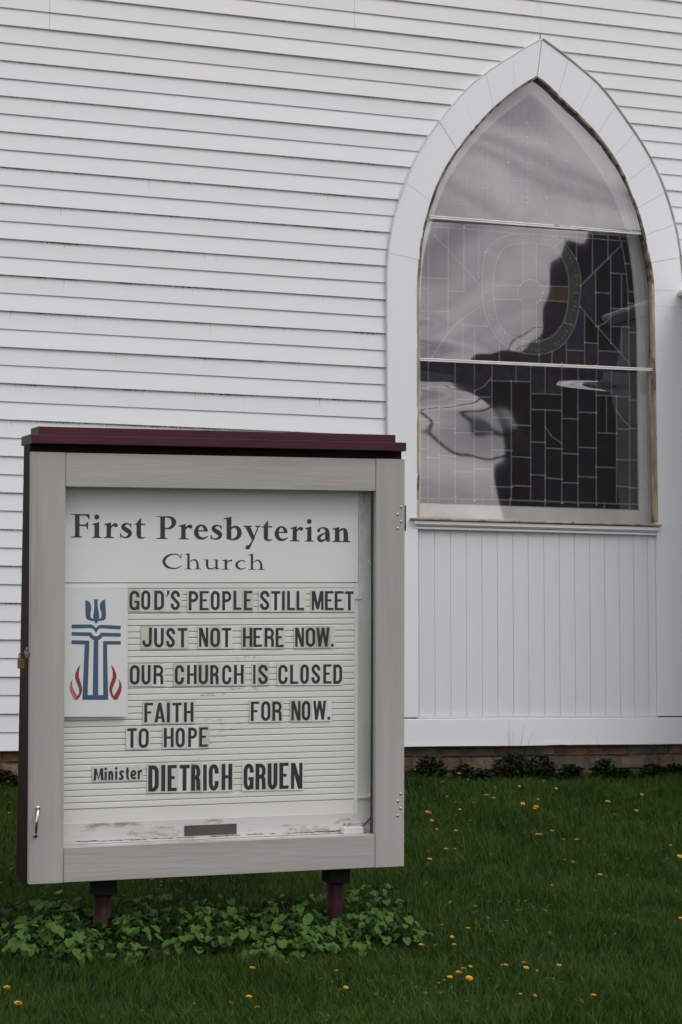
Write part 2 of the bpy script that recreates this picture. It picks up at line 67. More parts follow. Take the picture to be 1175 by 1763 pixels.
EPINK=[[(-0.6026,-0.0485),(-0.6134,-0.0641),(-0.6177,-0.083),(-0.6141,-0.102),(-0.606,-0.1195),(-0.5995,-0.1338),(-0.5947,-0.1333),(-0.5867,-0.1199),(-0.5894,-0.1119),(-0.5997,-0.0959),(-0.6062,-0.08),(-0.607,-0.0642)]]
CAP=[(-0.7843,0.9508),(0.7497,0.9359),(-0.7841,0.9117),(-0.8187,0.9109),(0.7967,0.9027),(-0.8185,0.8742),(0.7968,0.8612)]
HANDLE=[(-0.7543,-0.548),(-0.7652,-0.6639)]
HINGE=[(0.7945,0.6585),(0.7948,0.5512),(0.793,-0.5331),(0.7932,-0.6591)]
SCREW=[(0.7737,0.651),(0.7581,0.6191),(0.7738,0.59),(0.7582,0.5607),(0.774,-0.5494),(0.7619,-0.5798),(0.7736,-0.61),(0.7607,-0.6402)]
HASP=[(-0.8013,0.0615),(-0.8238,0.0232)]
POLE=[(-0.4575,-0.9061),(-0.4662,-1.0697),(0.5384,-0.9107),(0.5284,-1.027),(-0.5191,-0.8987),(-0.4116,-0.9039)]
TUBE=[(0.6706,0.402),(0.6703,-0.5491)]
SOCK=[(0.5325,-0.7069),(0.6302,-0.6721)]
BOXL=[(-0.795,0.8588),(-0.8056,-0.8324),(-0.8039,0.8489),(-0.8155,0.8486)]
SKIRT=[1.2797,1.1166,1.1157,(4.5263,1.2884),(6.1279,1.2875)]
SILL=[(4.4797,2.4511),(6.1276,2.4565),(4.514,2.3933),(6.1073,2.3917)]
BEAD=[4.5446,4.6461,4.7482,4.849,4.9503,5.0502,5.1526,5.2537,5.3572,5.4594,5.5621,5.6634,5.7633,5.8637,5.9606,6.0581,6.118]
CAPR=[(6.276,3.935),(6.275,3.8651)]
CORN=(6.3071,3.8253)
FOOT=[(4.502,11.618),(5.211,11.499),(6.162,11.275)]
# ---------------------------------------------------------------- helpers
def V(*a): return Vector(a)
def link(o, parent=None):
    bpy.context.scene.collection.objects.link(o)
    if parent is not None: o.parent = parent
    return o
def mesh(name, vs, fs, mat, parent=None, smooth=False, loc=None, mats=None, mi=None, solo=False):
    me = bpy.data.meshes.new(name)
    me.from_pydata([tuple(v) for v in vs], [], [tuple(f) for f in fs])
    if mats:
        for m_ in mats: me.materials.append(m_)
        me.polygons.foreach_set('material_index', mi)
    else: me.materials.append(mat)
    if smooth: me.polygons.foreach_set('use_smooth', [True]*len(me.polygons))
    me.update()
    o = link(bpy.data.objects.new(name, me), parent)
    if loc is not None: o.location = loc
    return o
def tag(o, label=None, cat=None, group=None, kind=None):
    if label: o['label'] = label
    if cat: o['category'] = cat
    if group: o['group'] = group
    if kind: o['kind'] = kind
    return o
def empty(name, loc=(0,0,0), mat4=None):
    o = link(bpy.data.objects.new(name, None)); o.empty_display_size = .1
    if mat4 is not None: o.matrix_world = mat4
    else: o.location = loc
    return o
class MB:
    def __init__(s): s.v=[]; s.f=[]
    def add(s, vs, fs):
        n=len(s.v); s.v += [tuple(v) for v in vs]; s.f += [tuple(i+n for i in f) for f in fs]; return s
    def box(s, x0,x1,y0,y1,z0,z1, bev=0.0, jit=0.0):
        if bev<=0:
            vs=[(x,y,z) for x in (x0,x1) for y in (y0,y1) for z in (z0,z1)]
            return s.add(vs,[(0,1,3,2),(4,6,7,5),(0,4,5,1),(2,3,7,6),(0,2,6,4),(1,5,7,3)])
        b=min(bev,abs(x1-x0)/2.2,abs(y1-y0)/2.2,abs(z1-z0)/2.2)
        bm=bmesh.new(); bmesh.ops.create_cube(bm,size=1)
        for v in bm.verts: v.co=Vector(((x0+x1)/2+v.co.x*(x1-x0),(y0+y1)/2+v.co.y*(y1-y0),(z0+z1)/2+v.co.z*(z1-z0)))
        bmesh.ops.bevel(bm,geom=bm.edges[:],offset=b,segments=1,affect='EDGES')
        bm.verts.ensure_lookup_table(); bm.verts.index_update()
        s.add([v.co.copy() for v in bm.verts],[[v.index for v in f.verts] for f in bm.faces]); bm.free(); return s
    def tube(s, pts, r, n=8, cap=True):
        pts=[Vector(p) for p in pts]; rs=r if isinstance(r,(list,tuple)) else [r]*len(pts)
        base=len(s.v); prev=None
        for i,p in enumerate(pts):
            t=(pts[min(i+1,len(pts)-1)]-pts[max(i-1,0)]).normalized()
            a=t.orthogonal().normalized() if prev is None else (prev-t*prev.dot(t)).normalized()
            prev=a; b=t.cross(a)
            for k in range(n):
                th=2*math.pi*k/n; s.v.append(tuple(p+(a*math.cos(th)+b*math.sin(th))*rs[i]))
        for i in range(len(pts)-1):
            for k in range(n):
                s.f.append((base+i*n+k,base+i*n+(k+1)%n,base+(i+1)*n+(k+1)%n,base+(i+1)*n+k))
        if cap:
            s.f.append(tuple(base+k for k in range(n))[::-1]); s.f.append(tuple(base+(len(pts)-1)*n+k for k in range(n)))
        return s
    def prism(s, poly, y0, y1):   # poly in (x,z), front at y0 (towards viewer), back at y1
        n=len(poly); 
        tri=tessellate_polygon([[Vector((a,b,0)) for a,b in poly]])
        area=sum(poly[i][0]*poly[(i+1)%n][1]-poly[(i+1)%n][0]*poly[i][1] for i in range(n))
        vs=[(a,y0,b) for a,b in poly]+[(a,y1,b) for a,b in poly]
        fs=[]
        for t in tri:
            a,b,c=t; ar=(poly[b][0]-poly[a][0])*(poly[c][1]-poly[a][1])-(poly[c][0]-poly[a][0])*(poly[b][1]-poly[a][1])
            if ar<0: a,c=c,a
            fs.append((a,b,c)); fs.append((a+n,c+n,b+n))
        for i in range(n):
            j=(i+1)%n
            fs.append((i,i+n,j+n,j) if area>0 else (i,j,j+n,i+n))
        return s.add(vs,fs)
    def obj(s,name,mat,parent=None,smooth=False,loc=None): return mesh(name,s.v,s.f,mat,parent,smooth,loc)
def lerp(a,b,t): return a+(b-a)*t
def interp(x, xs, ys):
    if x<=xs[0]: return ys[0]
    for i in range(len(xs)-1):
        if x<=xs[i+1]: return lerp(ys[i],ys[i+1],(x-xs[i])/(xs[i+1]-xs[i]+1e-12))
    return ys[-1]
def resample(pts,n):
    L=[0]
    for a,b in zip(pts,pts[1:]): L.append(L[-1]+math.dist(a,b))
    out=[]
    for k in range(n+1):
        t=L[-1]*k/n; out.append((interp(t,L,[p[0] for p in pts]),interp(t,L,[p[1] for p in pts])))
    return out
def smoothpl(pts,it=2):
    for _ in range(it):
        q=[pts[0]]
        for a,b in zip(pts,pts[1:]):
            q.append((a[0]*.75+b[0]*.25,a[1]*.75+b[1]*.25)); q.append((a[0]*.25+b[0]*.75,a[1]*.25+b[1]*.75))
        q.append(pts[-1]); pts=q
    return pts
# ---------------------------------------------------------------- materials
def nodes(name):
    m=bpy.data.materials.new(name); m.use_nodes=True; nt=m.node_tree
    return m,nt,nt.nodes['Principled BSDF'],nt.nodes['Material Output']
def N(nt,t,**k):
    n=nt.nodes.new(t)
    for a,b in k.items():
        if a in n.inputs.keys() if isinstance(a,str) else False: n.inputs[a].default_value=b
        else: setattr(n,a,b)
    return n
def ramp(nt,fac,stops,interp_='LINEAR'):
    r=nt.nodes.new('ShaderNodeValToRGB'); r.color_ramp.interpolation=interp_
    while len(r.color_ramp.elements)<len(stops): r.color_ramp.elements.new(.5)
    for e,(p,c) in zip(r.color_ramp.elements,stops):
        e.position=p; e.color=(c,c,c,1) if isinstance(c,(int,float)) else (*c,1)
    nt.links.new(fac,r.inputs[0]); return r.outputs[0]
RNDOFF=[False]
def noise(nt,scale,detail=4,rough=.55,stretch=None,coord='Object',vec=None,w=None):
    tc=nt.nodes.new('ShaderNodeTexCoord'); src=vec or tc.outputs[coord]
    if RNDOFF[0]:
        oi=nt.nodes.new('ShaderNodeObjectInfo'); mu=nt.nodes.new('ShaderNodeVectorMath'); mu.operation='MULTIPLY_ADD'
        cx=nt.nodes.new('ShaderNodeCombineXYZ')
        for i in range(3): nt.links.new(oi.outputs['Random'],cx.inputs[i])
        mu.inputs[1].default_value=(37,0,53); nt.links.new(cx.outputs[0],mu.inputs[0]); nt.links.new(src,mu.inputs[2]); src=mu.outputs[0]
    if stretch:
        mp=nt.nodes.new('ShaderNodeMapping'); mp.inputs['Scale'].default_value=stretch
        nt.links.new(src,mp.inputs[0]); src=mp.outputs[0]
    n=nt.nodes.new('ShaderNodeTexNoise'); n.inputs['Scale'].default_value=scale
    n.inputs['Detail'].default_value=detail; n.inputs['Roughness'].default_value=rough
    nt.links.new(src,n.inputs['Vector']); return n.outputs['Fac']
def mix(nt,fac,a,b,blend='MIX'):
    m=nt.nodes.new('ShaderNodeMix'); m.data_type='RGBA'; m.blend_type=blend
    for s_,i in ((fac,0),(a,6),(b,7)):
        if hasattr(s_,'links') or isinstance(s_,bpy.types.NodeSocket): nt.links.new(s_,m.inputs[i])
        elif isinstance(s_,(int,float)): m.inputs[i].default_value=s_
        else: m.inputs[i].default_value=(*s_,1)
    return m.outputs[2]
def math_(nt,op,a,b=None,clamp=False):
    m=nt.nodes.new('ShaderNodeMath'); m.operation=op; m.use_clamp=clamp
    for s_,i in ((a,0),(b,1)):
        if s_ is None: continue
        if isinstance(s_,bpy.types.NodeSocket): nt.links.new(s_,m.inputs[i])
        else: m.inputs[i].default_value=s_
    return m.outputs[0]
def bump(nt,b,h,strength=.2,dist=.002):
    n=nt.nodes.new('ShaderNodeBump'); n.inputs['Strength'].default_value=strength; n.inputs['Distance'].default_value=dist
    nt.links.new(h,n.inputs['Height']); nt.links.new(n.outputs[0],b.inputs['Normal'])
def simple(name,col,rough=.6,var=.08,scale=8,stretch=None,metal=0,bmp=0,bscale=60,spec=.5,dirt=None,dscale=12,dth=(.58,.72)):
    m,nt,b,o=nodes(name); b.inputs['Roughness'].default_value=rough; b.inputs['Metallic'].default_value=metal
    b.inputs['Specular IOR Level'].default_value=spec
    n=noise(nt,scale,5,.6,stretch)
    c=ramp(nt,n,[(.3,tuple(x*(1-var) for x in col)),(.7,tuple(min(1,x*(1+var)) for x in col))])
    if dirt:
        d=noise(nt,dscale,6,.7,stretch); c=mix(nt,ramp(nt,d,[(dth[0],0),(dth[1],1)]),c,dirt)
    nt.links.new(c,b.inputs['Base Color'])
    if bmp: bump(nt,b,noise(nt,bscale,4,.6,stretch),bmp)
    return m
def siding_mat(name,col,dirt):
    m,nt,b,o=nodes(name); b.inputs['Roughness'].default_value=.5; b.inputs['Specular IOR Level'].default_value=.35
    n=noise(nt,1.2,3,.5,(.4,1,1)); c=ramp(nt,n,[(.3,tuple(x*.975 for x in col)),(.7,tuple(x*1.01 for x in col))])
    n2=noise(nt,30,4,.6,(.15,1,1)); c=mix(nt,ramp(nt,n2,[(.35,.06),(.65,0)]),c,tuple(x*.75 for x in col))
    tc=nt.nodes.new('ShaderNodeTexCoord'); sp=nt.nodes.new('ShaderNodeSeparateXYZ'); nt.links.new(tc.outputs['Object'],sp.inputs[0])
    z=sp.outputs['Z']
    if dirt>0:
        near=math_(nt,'SMOOTH_MIN',1,1) 
        mk=nt.nodes.new('ShaderNodeMapRange'); nt.links.new(z,mk.inputs[0]); mk.inputs[1].default_value=-.017; mk.inputs[2].default_value=-.003
        sp1=noise(nt,130,3,.6,(1,.2,.8)); big=noise(nt,3.5,3,.6,(1,.1,.1))
        s=math_(nt,'ADD',sp1,math_(nt,'MULTIPLY',math_(nt,'SUBTRACT',big,.5),.35+.35*dirt))
        s=math_(nt,'ADD',s,math_(nt,'MULTIPLY',math_(nt,'SUBTRACT',mk.outputs[0],1),.30))
        s=ramp(nt,s,[(.585-.06*dirt,0),(.635-.06*dirt,1)])
        c=mix(nt,math_(nt,'MULTIPLY',s,.82),c,(.045,.045,.04))
        mk2=nt.nodes.new('ShaderNodeMapRange'); nt.links.new(z,mk2.inputs[0]); mk2.inputs[1].default_value=-.06; mk2.inputs[2].default_value=0
        dr=noise(nt,60,2,.5,(1,.2,.03)); dr=math_(nt,'MULTIPLY',ramp(nt,dr,[(.66,0),(.72,1)]),mk2.outputs[0])
        c=mix(nt,math_(nt,'MULTIPLY',dr,.4*dirt),c,(.2,.2,.18))
    nt.links.new(c,b.inputs['Base Color'])
    bump(nt,b,noise(nt,60,3,.6,(.08,1,1)),.25,.0006)
    return m
def leaf_mat(name,c1,c2,rough=.5,trans=.25,scale=3):
    m,nt,b,o=nodes(name); b.inputs['Roughness'].default_value=rough; b.inputs['Specular IOR Level'].default_value=.12
    g=nt.nodes.new('ShaderNodeNewGeometry'); r=g.outputs['Random Per Island']
    tcn=noise(nt,scale,3,.6,None); f=math_(nt,'ADD',math_(nt,'MULTIPLY',r,.6),math_(nt,'MULTIPLY',tcn,.45))
    c=ramp(nt,f,[(.15,c1),(.8,c2)])
    nt.links.new(c,b.inputs['Base Color'])
    tr=nt.nodes.new('ShaderNodeBsdfTranslucent'); nt.links.new(c,tr.inputs[0])
    ms=nt.nodes.new('ShaderNodeMixShader'); ms.inputs[0].default_value=trans
    nt.links.new(b.outputs[0],ms.inputs[1]); nt.links.new(tr.outputs[0],ms.inputs[2]); nt.links.new(ms.outputs[0],o.inputs[0])
    return m
def pane_mat(name,gain,dust_haze,dust_haze_col=(.5,.5,.5),rough=.02,ior=1.5):
    m,nt,b,o=nodes(name); nt.nodes.remove(b)
    fr=nt.nodes.new('ShaderNodeLayerWeight'); fr.inputs[0].default_value=.5
    f=math_(nt,'MULTIPLY',math_(nt,'ADD',math_(nt,'MULTIPLY',math_(nt,'POWER',fr.outputs['Facing'],5.0),.96),.04),gain,True)
    tp=nt.nodes.new('ShaderNodeBsdfTransparent'); tp.inputs[0].default_value=(.99,.99,.99,1)
    gl=nt.nodes.new('ShaderNodeBsdfGlossy'); gl.inputs['Roughness'].default_value=rough; gl.inputs[0].default_value=(1,.965,.985,1)
    df=nt.nodes.new('ShaderNodeBsdfDiffuse'); df.inputs[0].default_value=(*dust_haze_col,1)
    n=noise(nt,5,5,.6,(1,1,.5)); d=math_(nt,'MULTIPLY',ramp(nt,n,[(.3,.4),(.7,1)]),dust_haze)
    m1=nt.nodes.new('ShaderNodeMixShader'); nt.links.new(d,m1.inputs[0]); nt.links.new(tp.outputs[0],m1.inputs[1]); nt.links.new(df.outputs[0],m1.inputs[2])
    m2=nt.nodes.new('ShaderNodeMixShader'); nt.links.new(f,m2.inputs[0]); nt.links.new(m1.outputs[0],m2.inputs[1]); nt.links.new(gl.outputs[0],m2.inputs[2])
    nt.links.new(m2.outputs[0],o.inputs[0]); return m
WHT=(.785,.79,.812)
RNDOFF[0]=True
M_SID=siding_mat('vinyl_white',WHT,0); M_SIDD=siding_mat('vinyl_white_mildew',WHT,1.3); M_SIDD2=siding_mat('vinyl_white_light_mildew',WHT,.5)
M_CREAM=siding_mat('vinyl_cream',(.775,.777,.762),0); M_CREAMD=siding_mat('vinyl_cream_mildew',(.775,.777,.762),.1)
RNDOFF[0]=False
M_TRIM=simple('coil_trim',(.80,.81,.835),.38,.02,2,bmp=.05,bscale=12)
M_BEADL=simple('trim_bead_pale',(.62,.64,.65),.5,.1,20)
M_BEADR=simple('trim_bead_shadow_grey',(.30,.33,.32),.6,.25,14,dirt=(.55,.57,.56),dscale=6)  # right bead: the channel's shadow put into a darker grey
M_BOARD=simple('beadboard_vinyl',(.70,.72,.735),.42,.02,3,stretch=(1,1,.1))
M_ROT=simple('bare_weathered_wood',(.38,.30,.22),.85,.35,18,stretch=(1,1,.3),bmp=.8,bscale=50,dirt=(.10,.07,.05),dscale=16,dth=(.55,.63))
M_ROTD=simple('dark_rotted_wood',(.22,.17,.13),.9,.4,25,bmp=.8,bscale=60,dirt=(.04,.03,.025),dscale=18,dth=(.45,.58))
M_SASH=simple('old_white_paint',(.62,.63,.62),.6,.10,6,dirt=(.42,.42,.40),dscale=5,bmp=.3,bscale=40)
M_JAMB=simple('jamb_grey_paint',(.55,.56,.56),.65,.15,5,stretch=(1,1,.3),bmp=.3,bscale=40)
M_BAR=simple('peeling_bar_paint',(.74,.72,.68),.6,.12,20,stretch=(.2,1,1),dirt=(.33,.22,.14),dscale=26,dth=(.60,.66))
M_CAME=simple('lead_came',(.165,.175,.175),.6,.25,30,dirt=(.22,.23,.22),dscale=20,spec=.2)
M_PUTTY=simple('putty',(.42,.44,.43),.8,.2,30)
M_MORTAR=simple('mortar',(.16,.12,.085),.95,.3,20,bmp=.8,bscale=60)
M_ST=[simple('sandstone_'+n,c,.9,.35,9,bmp=1,bscale=40,dirt=d,dscale=14) for n,c,d in [('rust',(.25,.11,.05),(.12,.07,.04)),('buff',(.17,.12,.075),(.10,.08,.06)),('grey',(.12,.095,.075),(.10,.09,.08)),('brown',(.15,.09,.06),(.2,.14,.09))]]  # stone colours darkened to include the shade under the skirt board
def gcol(c,i): return simple('leaded_glass_%s'%i,c,.55,.25,25,bmp=.08,bscale=30,spec=.0)
M_GN=[gcol((.009,.010,.020),'navy'),gcol((.006,.010,.011),'bottle'),gcol((.008,.008,.008),'umber'),gcol((.006,.008,.011),'slate')]
M_GTT=[gcol((.165,.145,.120),'glare_tan'),gcol((.115,.105,.165),'glare_lavender'),gcol((.135,.125,.120),'glare_mauve'),gcol((.145,.138,.122),'glare_straw')]  # top panel tints lifted to carry the pane's bright reflection
M_GT=[gcol((.040,.036,.032),'tan'),gcol((.030,.028,.046),'lavender'),gcol((.036,.033,.033),'mauve'),gcol((.034,.035,.030),'olive')]  # left side tints, lighter where the pane reflection is bright
M_GCROSS=gcol((.075,.050,.036),'peach'); M_GRING=gcol((.060,.066,.066),'opal'); M_GIN=gcol((.022,.020,.036),'violet'); M_GCIRC=gcol((.07,.046,.034),'coral')
M_MARK=simple('faded_ring_lettering',(.27,.28,.27),.6,.2,60)
M_PANE=pane_mat('storm_pane_plastic',4.7,.014,(.62,.61,.62))
M_PANET=pane_mat('storm_pane_plastic_dust_glare',4.8,.19,(.68,.61,.62),.05)  # top pane: diffuse dust haze adds painted brightness to the sky reflection
M_SGL=pane_mat('sign_door_pane',.65,.010,(.6,.6,.6))
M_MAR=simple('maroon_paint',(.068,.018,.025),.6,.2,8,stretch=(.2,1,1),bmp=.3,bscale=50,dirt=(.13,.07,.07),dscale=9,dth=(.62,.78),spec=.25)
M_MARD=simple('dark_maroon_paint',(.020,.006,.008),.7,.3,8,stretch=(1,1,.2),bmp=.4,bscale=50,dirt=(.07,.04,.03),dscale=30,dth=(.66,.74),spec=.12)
M_MARE=simple('cap_end_grain',(.07,.065,.055),.8,.3,40)
M_TAUP=[simple('taupe_stain_'+n,(.40,.377,.36),.62,.11,7,stretch=st,bmp=.8,bscale=60,dirt=(.30,.262,.235),dscale=6,dth=(.52,.74)) for n,st in (('upright',(1,1,.07)),('rail',(.07,1,1)))]
M_HEAD=simple('header_white',(.87,.88,.885),.45,.02,4,dirt=(.45,.45,.44),dscale=90,dth=(.72,.76))
M_TRACK=simple('letter_track_ivory',(.85,.85,.80),.5,.03,5,stretch=(.3,1,1),dirt=(.30,.30,.29),dscale=6,dth=(.70,.73))
M_GROOVE=simple('track_groove',(.13,.13,.12),.8,.1)
M_INNER=simple('cabinet_inner_grey',(.60,.62,.60),.7,.15,5,stretch=(1,1,.3),dirt=(.2,.21,.2),dscale=6)
M_GASK=simple('dark_gasket',(.035,.033,.033),.8,.3,30)
M_INK=simple('black_lettering',(.018,.022,.028),.45,.3,60,dirt=(.05,.055,.06),dscale=40,dth=(.7,.8))
M_HINK=simple('charcoal_lettering',(.022,.028,.038),.5,.2,40,dirt=(.07,.075,.08),dscale=60,dth=(.68,.76))
M_CARD=[simple('letter_card_'+n,c,.4,.03,30) for n,c in (('white',(.80,.80,.77)),('ivory',(.66,.65,.57)),('grey',(.52,.53,.51)),('clear',(.74,.74,.70)),('bright',(.86,.87,.86)))]
M_CEDGE=simple('letter_card_edge',(.22,.22,.21),.5,.1)
M_BLUE=simple('emblem_blue',(.047,.10,.20),.5,.08,40,dirt=(.10,.16,.27),dscale=70,dth=(.7,.75))
M_RED=simple('emblem_red',(.30,.025,.045),.5,.06,30); M_PINK=simple('emblem_faded_red',(.55,.16,.18),.5,.15,25,dirt=(.62,.5,.5),dscale=22,dth=(.5,.7))
M_EP=simple('emblem_panel_white',(.85,.86,.86),.45,.015,5,dirt=(.42,.42,.41),dscale=60,dth=(.73,.77))
M_PEEL=simple('peeling_white_sill',(.72,.71,.70),.7,.08,8,stretch=(.3,1,1),dirt=(.40,.30,.25),dscale=15,dth=(.53,.64))
M_CRACK=simple('sill_crack',(.04,.03,.028),.9,.2)
M_PLATE=simple('tarnished_plate',(.075,.072,.07),.5,.3,30,stretch=(.3,1,1),dirt=(.15,.14,.13),dscale=50)
M_TUBE=simple('light_tube_white',(.62,.63,.61),.4,.06,6)
M_PLAS=simple('white_plastic',(.75,.74,.74),.4,.03)
M_CRUMB=simple('dried_leaf_litter',(.50,.46,.33),.9,.4,60,dirt=(.5,.2,.15),dscale=40,dth=(.6,.65))
M_CHR=simple('chrome',(.55,.56,.57),.22,.05,metal=1)
M_SCR=simple('screw_steel',(.40,.39,.37),.4,.1,metal=1)
M_GALV=simple('galvanized_hasp',(.20,.21,.19),.5,.3,60,metal=.6)
M_BRASS=simple('aged_brass',(.23,.15,.06),.45,.3,60,metal=.7)
M_SHACK=simple('rusty_shackle',(.12,.10,.09),.45,.4,70,metal=.6)
M_PIPE=simple('post_maroon',(.032,.007,.009),.6,.3,10,stretch=(1,1,.3),bmp=.3,spec=.2,dirt=(.06,.03,.028),dscale=12,dth=(.5,.65))
M_COLL=simple('post_collar_dark',(.014,.018,.014),.7,.3,20,spec=.15)
M_GRASS=leaf_mat('grass_blade',(.007,.022,.003),(.076,.134,.022),.5,.25,2.2)
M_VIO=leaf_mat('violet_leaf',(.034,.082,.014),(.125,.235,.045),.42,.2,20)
M_VIOD=leaf_mat('violet_leaf_shaded',(.012,.032,.008),(.035,.08,.018),.5,.2,20)  # same leaves in darker green, holding the shade inside each clump
M_WEED=leaf_mat('weed_leaf',(.010,.016,.008),(.022,.034,.014),.6,.15,20)
M_STEM=leaf_mat('plant_stem',(.05,.09,.02),(.09,.14,.04),.5,.1)
M_YEL=simple('dandelion_petal',(.55,.29,.010),.6,.2,80); M_YELC=simple('dandelion_heart',(.50,.20,.008),.7,.2,80)
M_PURP=simple('violet_petal',(.09,.05,.22),.6,.2,80)
M_DRY=simple('dry_straw',(.20,.16,.09),.8,.3,40)
M_TWIG=simple('dark_twig',(.035,.035,.03),.8,.3,40)
m,nt,b,o_=nodes('lawn_soil'); M_SOIL=m; b.inputs['Roughness'].default_value=.95
nt.links.new(ramp(nt,noise(nt,6,8,.7),[(.3,(.014,.026,.006)),(.7,(.034,.062,.014))]),b.inputs['Base Color'])
M_ROAD=simple('asphalt',(.055,.055,.057),.9,.2,30)
M_BRK=simple('dark_brick_facade',(.045,.03,.026),.9,.3,3,bmp=.2)
M_DROOF=simple('dark_roof',(.03,.03,.032),.9,.2,5); M_DGL=simple('dark_window_glass',(.02,.022,.025),.1,.1); M_DTR=simple('dull_trim',(.25,.25,.24),.7,.1)
M_WIRE=simple('black_wire',(.02,.02,.02),.6,.1); M_POLEW=simple('creosote_pole',(.07,.05,.04),.9,.3,10)
M_ENT=simple('entry_shade_grey',(.30,.31,.31),.7,.15,4)  # grey kept dark so the unseen block bounces little light
M_DARKIN=simple('dark_interior',(.02,.02,.022),.9,.1)
# ---------------------------------------------------------------- setting
import random
rnd=random.Random(7)
GPY=[-50,2,5,7.3,8.4,10,11.5,13]; GPZ=[-.1,0,.12,.31,.44,.68,.94,1.0]
def gz0(y): return (interp(y-.5,GPY,GPZ)+interp(y,GPY,GPZ)*2+interp(y+.5,GPY,GPZ))/4 + (.0 if y<9 else 0)
def gz(x,y):
    return gz0(y)+.012*math.sin(x*3.1+y*1.7)+.010*math.sin(x*5.3-y*4.1+1)+.008*math.sin(y*7.7+x*2.2)
xs=[-600,-200,-60,-20,-8]+[-3+.2*i for i in range(66)]+[14,25,60,200,600]
ys=[-600,-200,-80,-30,-10,0,2,3,4,5]+[5.5+.15*i for i in range(45)]+[12.6,16,30,80,250,600]
vs=[(x,y,(gz(x,y) if abs(x)<15 and 2<y<13 else gz0(min(y,13)))) for y in ys for x in xs]; nx=len(xs)
fs=[(j*nx+i,j*nx+i+1,(j+1)*nx+i+1,(j+1)*nx+i) for j in range(len(ys)-1) for i in range(nx-1)]
tag(mesh('ground',vs,fs,M_SOIL,smooth=True),kind='structure')
mb=MB(); mb.add([(-300,-24,.03),(300,-24,.03),(300,-14,.03),(-300,-14,.03)],[(0,1,2,3)]); tag(mb.obj('road',M_ROAD),kind='structure')
# ---------------------------------------------------------------- church
CL=Vector((4.5,YW,.94)); church=tag(empty('church',CL),'white clapboard church wall with pointed stained glass window above stone foundation','church')
NL=tuple(-CL)
def cpart(mb,name,mat,smooth=False,parent=None): 
    return mb.obj(name,mat,parent or church,smooth,NL if parent is None else None)
def Y(p): return YW-p
OLs=smoothpl(OL,2); ORs=smoothpl(OR,2); ILs=smoothpl(IL,2); IRs=smoothpl(IR,2)
def xof(curve,z,lo,hi):
    zs=[p[1] for p in curve]
    if z<=zs[0]: return lo
    if z>=zs[-1]: return hi
    return interp(z,zs,[p[0] for p in curve])
APO=5.358; API=5.325
def midL(z): return (xof(OLs,z,OL[0][0],APO)*.5+xof(ILs,z,IL[0][0],API)*.5)
def midR(z): return (xof(ORs,z,6.37,APO)*.5+xof(IRs,z,IR[0][0],API)*.5)
def board(x0b,x0t,x1b,x1t,zt,zb,over,mat,k):
    n=max(2,int((x1b-x0b)/.5)); vs=[];fs=[]
    for i in range(n+1):
        t=i/n; xb=lerp(x0b,x1b,t); xt=lerp(x0t,x1t,t)
        jz=.0008*math.sin(xb*2.1+k*1.7)+rnd.uniform(-.0004,.0004); jp=.0011*math.sin(xb*1.3+k*2.9)
        vs+=[(xt,YW-.001,.004),(xb,YW-over-jp,zb-zt+jz),(xb,YW-over+.0015-jp,zb-zt-.0012+jz),(xb,YW+.008,zb-zt+.001),(xt,YW+.008,.004)]
    for i in range(n):
        a=i*5;b_=a+5
        for j in range(4): fs.append((a+j,a+j+1,b_+j+1,b_+j))
    fs.append((4,3,2,1,0)); e=n*5; fs.append((e,e+1,e+2,e+3,e+4))
    return mesh('siding_board',vs,fs,mat,church,loc=(NL[0],NL[1],zt-CL.z))
P_=.1016
for k in range(-14,42):
    zb=Z0-k*P_; zt=zb+P_; odd=k%2!=0; over=.0135 if odd else .0095
    under_odd=(k-1)%2!=0
    if k<=3: mat=M_CREAMD if under_odd else M_CREAM
    else: mat=(M_SIDD if k>=9 else M_SIDD2) if under_odd else M_SID
    seams=[2.428,4.173] if k in (0,) or k==1 else ([4.175] if k in(-1,-2) else [])
    seams={1:[2.300],0:[2.3005],-1:[4.140],-2:[4.1405]}.get(k,[])
    def run(a0b,a0t,a1b,a1t):
        cuts=[s_ for s_ in seams if a0b<s_<a1b]
        L=[(a0b,a0t)]
        for c in cuts: L.append((c,c))
        L.append((a1b,a1t))
        for i in range(len(L)-1):
            g=.0007 if i else 0; g2=.0007 if i<len(L)-2 else 0
            board(L[i][0]+g,L[i][1]+g,L[i+1][0]-g2,L[i+1][1]-g2,zt,zb,over+(.0012 if i else 0),mat,k)
    if zb>5.45: run(-3,-3,5.3585,5.3585); run(5.3595,5.3595,9,9) if k<-1 or True else None
    elif zt<1.29 and False: pass
    else:
        zc=lambda z:max(min(z,5.44),0)
        if zt>5.4417: run(-3,-3,5.345,5.358); run(5.372,5.3595,9,9)
        else:
            run(-3,-3,midL(zb),midL(zt))
            if zb>3.80: run(midR(zb),midR(zt),9,9)
# wall core behind
mb=MB(); mb.box(-3,4.33,YW+.03,YW+.15,1.125,7); mb.box(6.37,9,YW+.03,YW+.15,1.125,7); mb.box(4.33,6.37,YW+.03,YW+.15,5.45,7); mb.box(4.33,6.37,YW+.03,YW+.15,1.125,2.44)
mb.box(4.2,6.5,YW+.5,YW+.6,2.3,5.7); mb.box(4.2,4.33,YW+.1505,YW+.5,2.3,5.7); mb.box(6.37,6.5,YW+.1505,YW+.5,2.3,5.7); mb.box(4.33,6.37,YW+.1505,YW+.5,2.3,2.44); mb.box(4.33,6.37,YW+.1505,YW+.5,5.45,5.7)
cpart(mb,'wall_core',M_DARKIN)
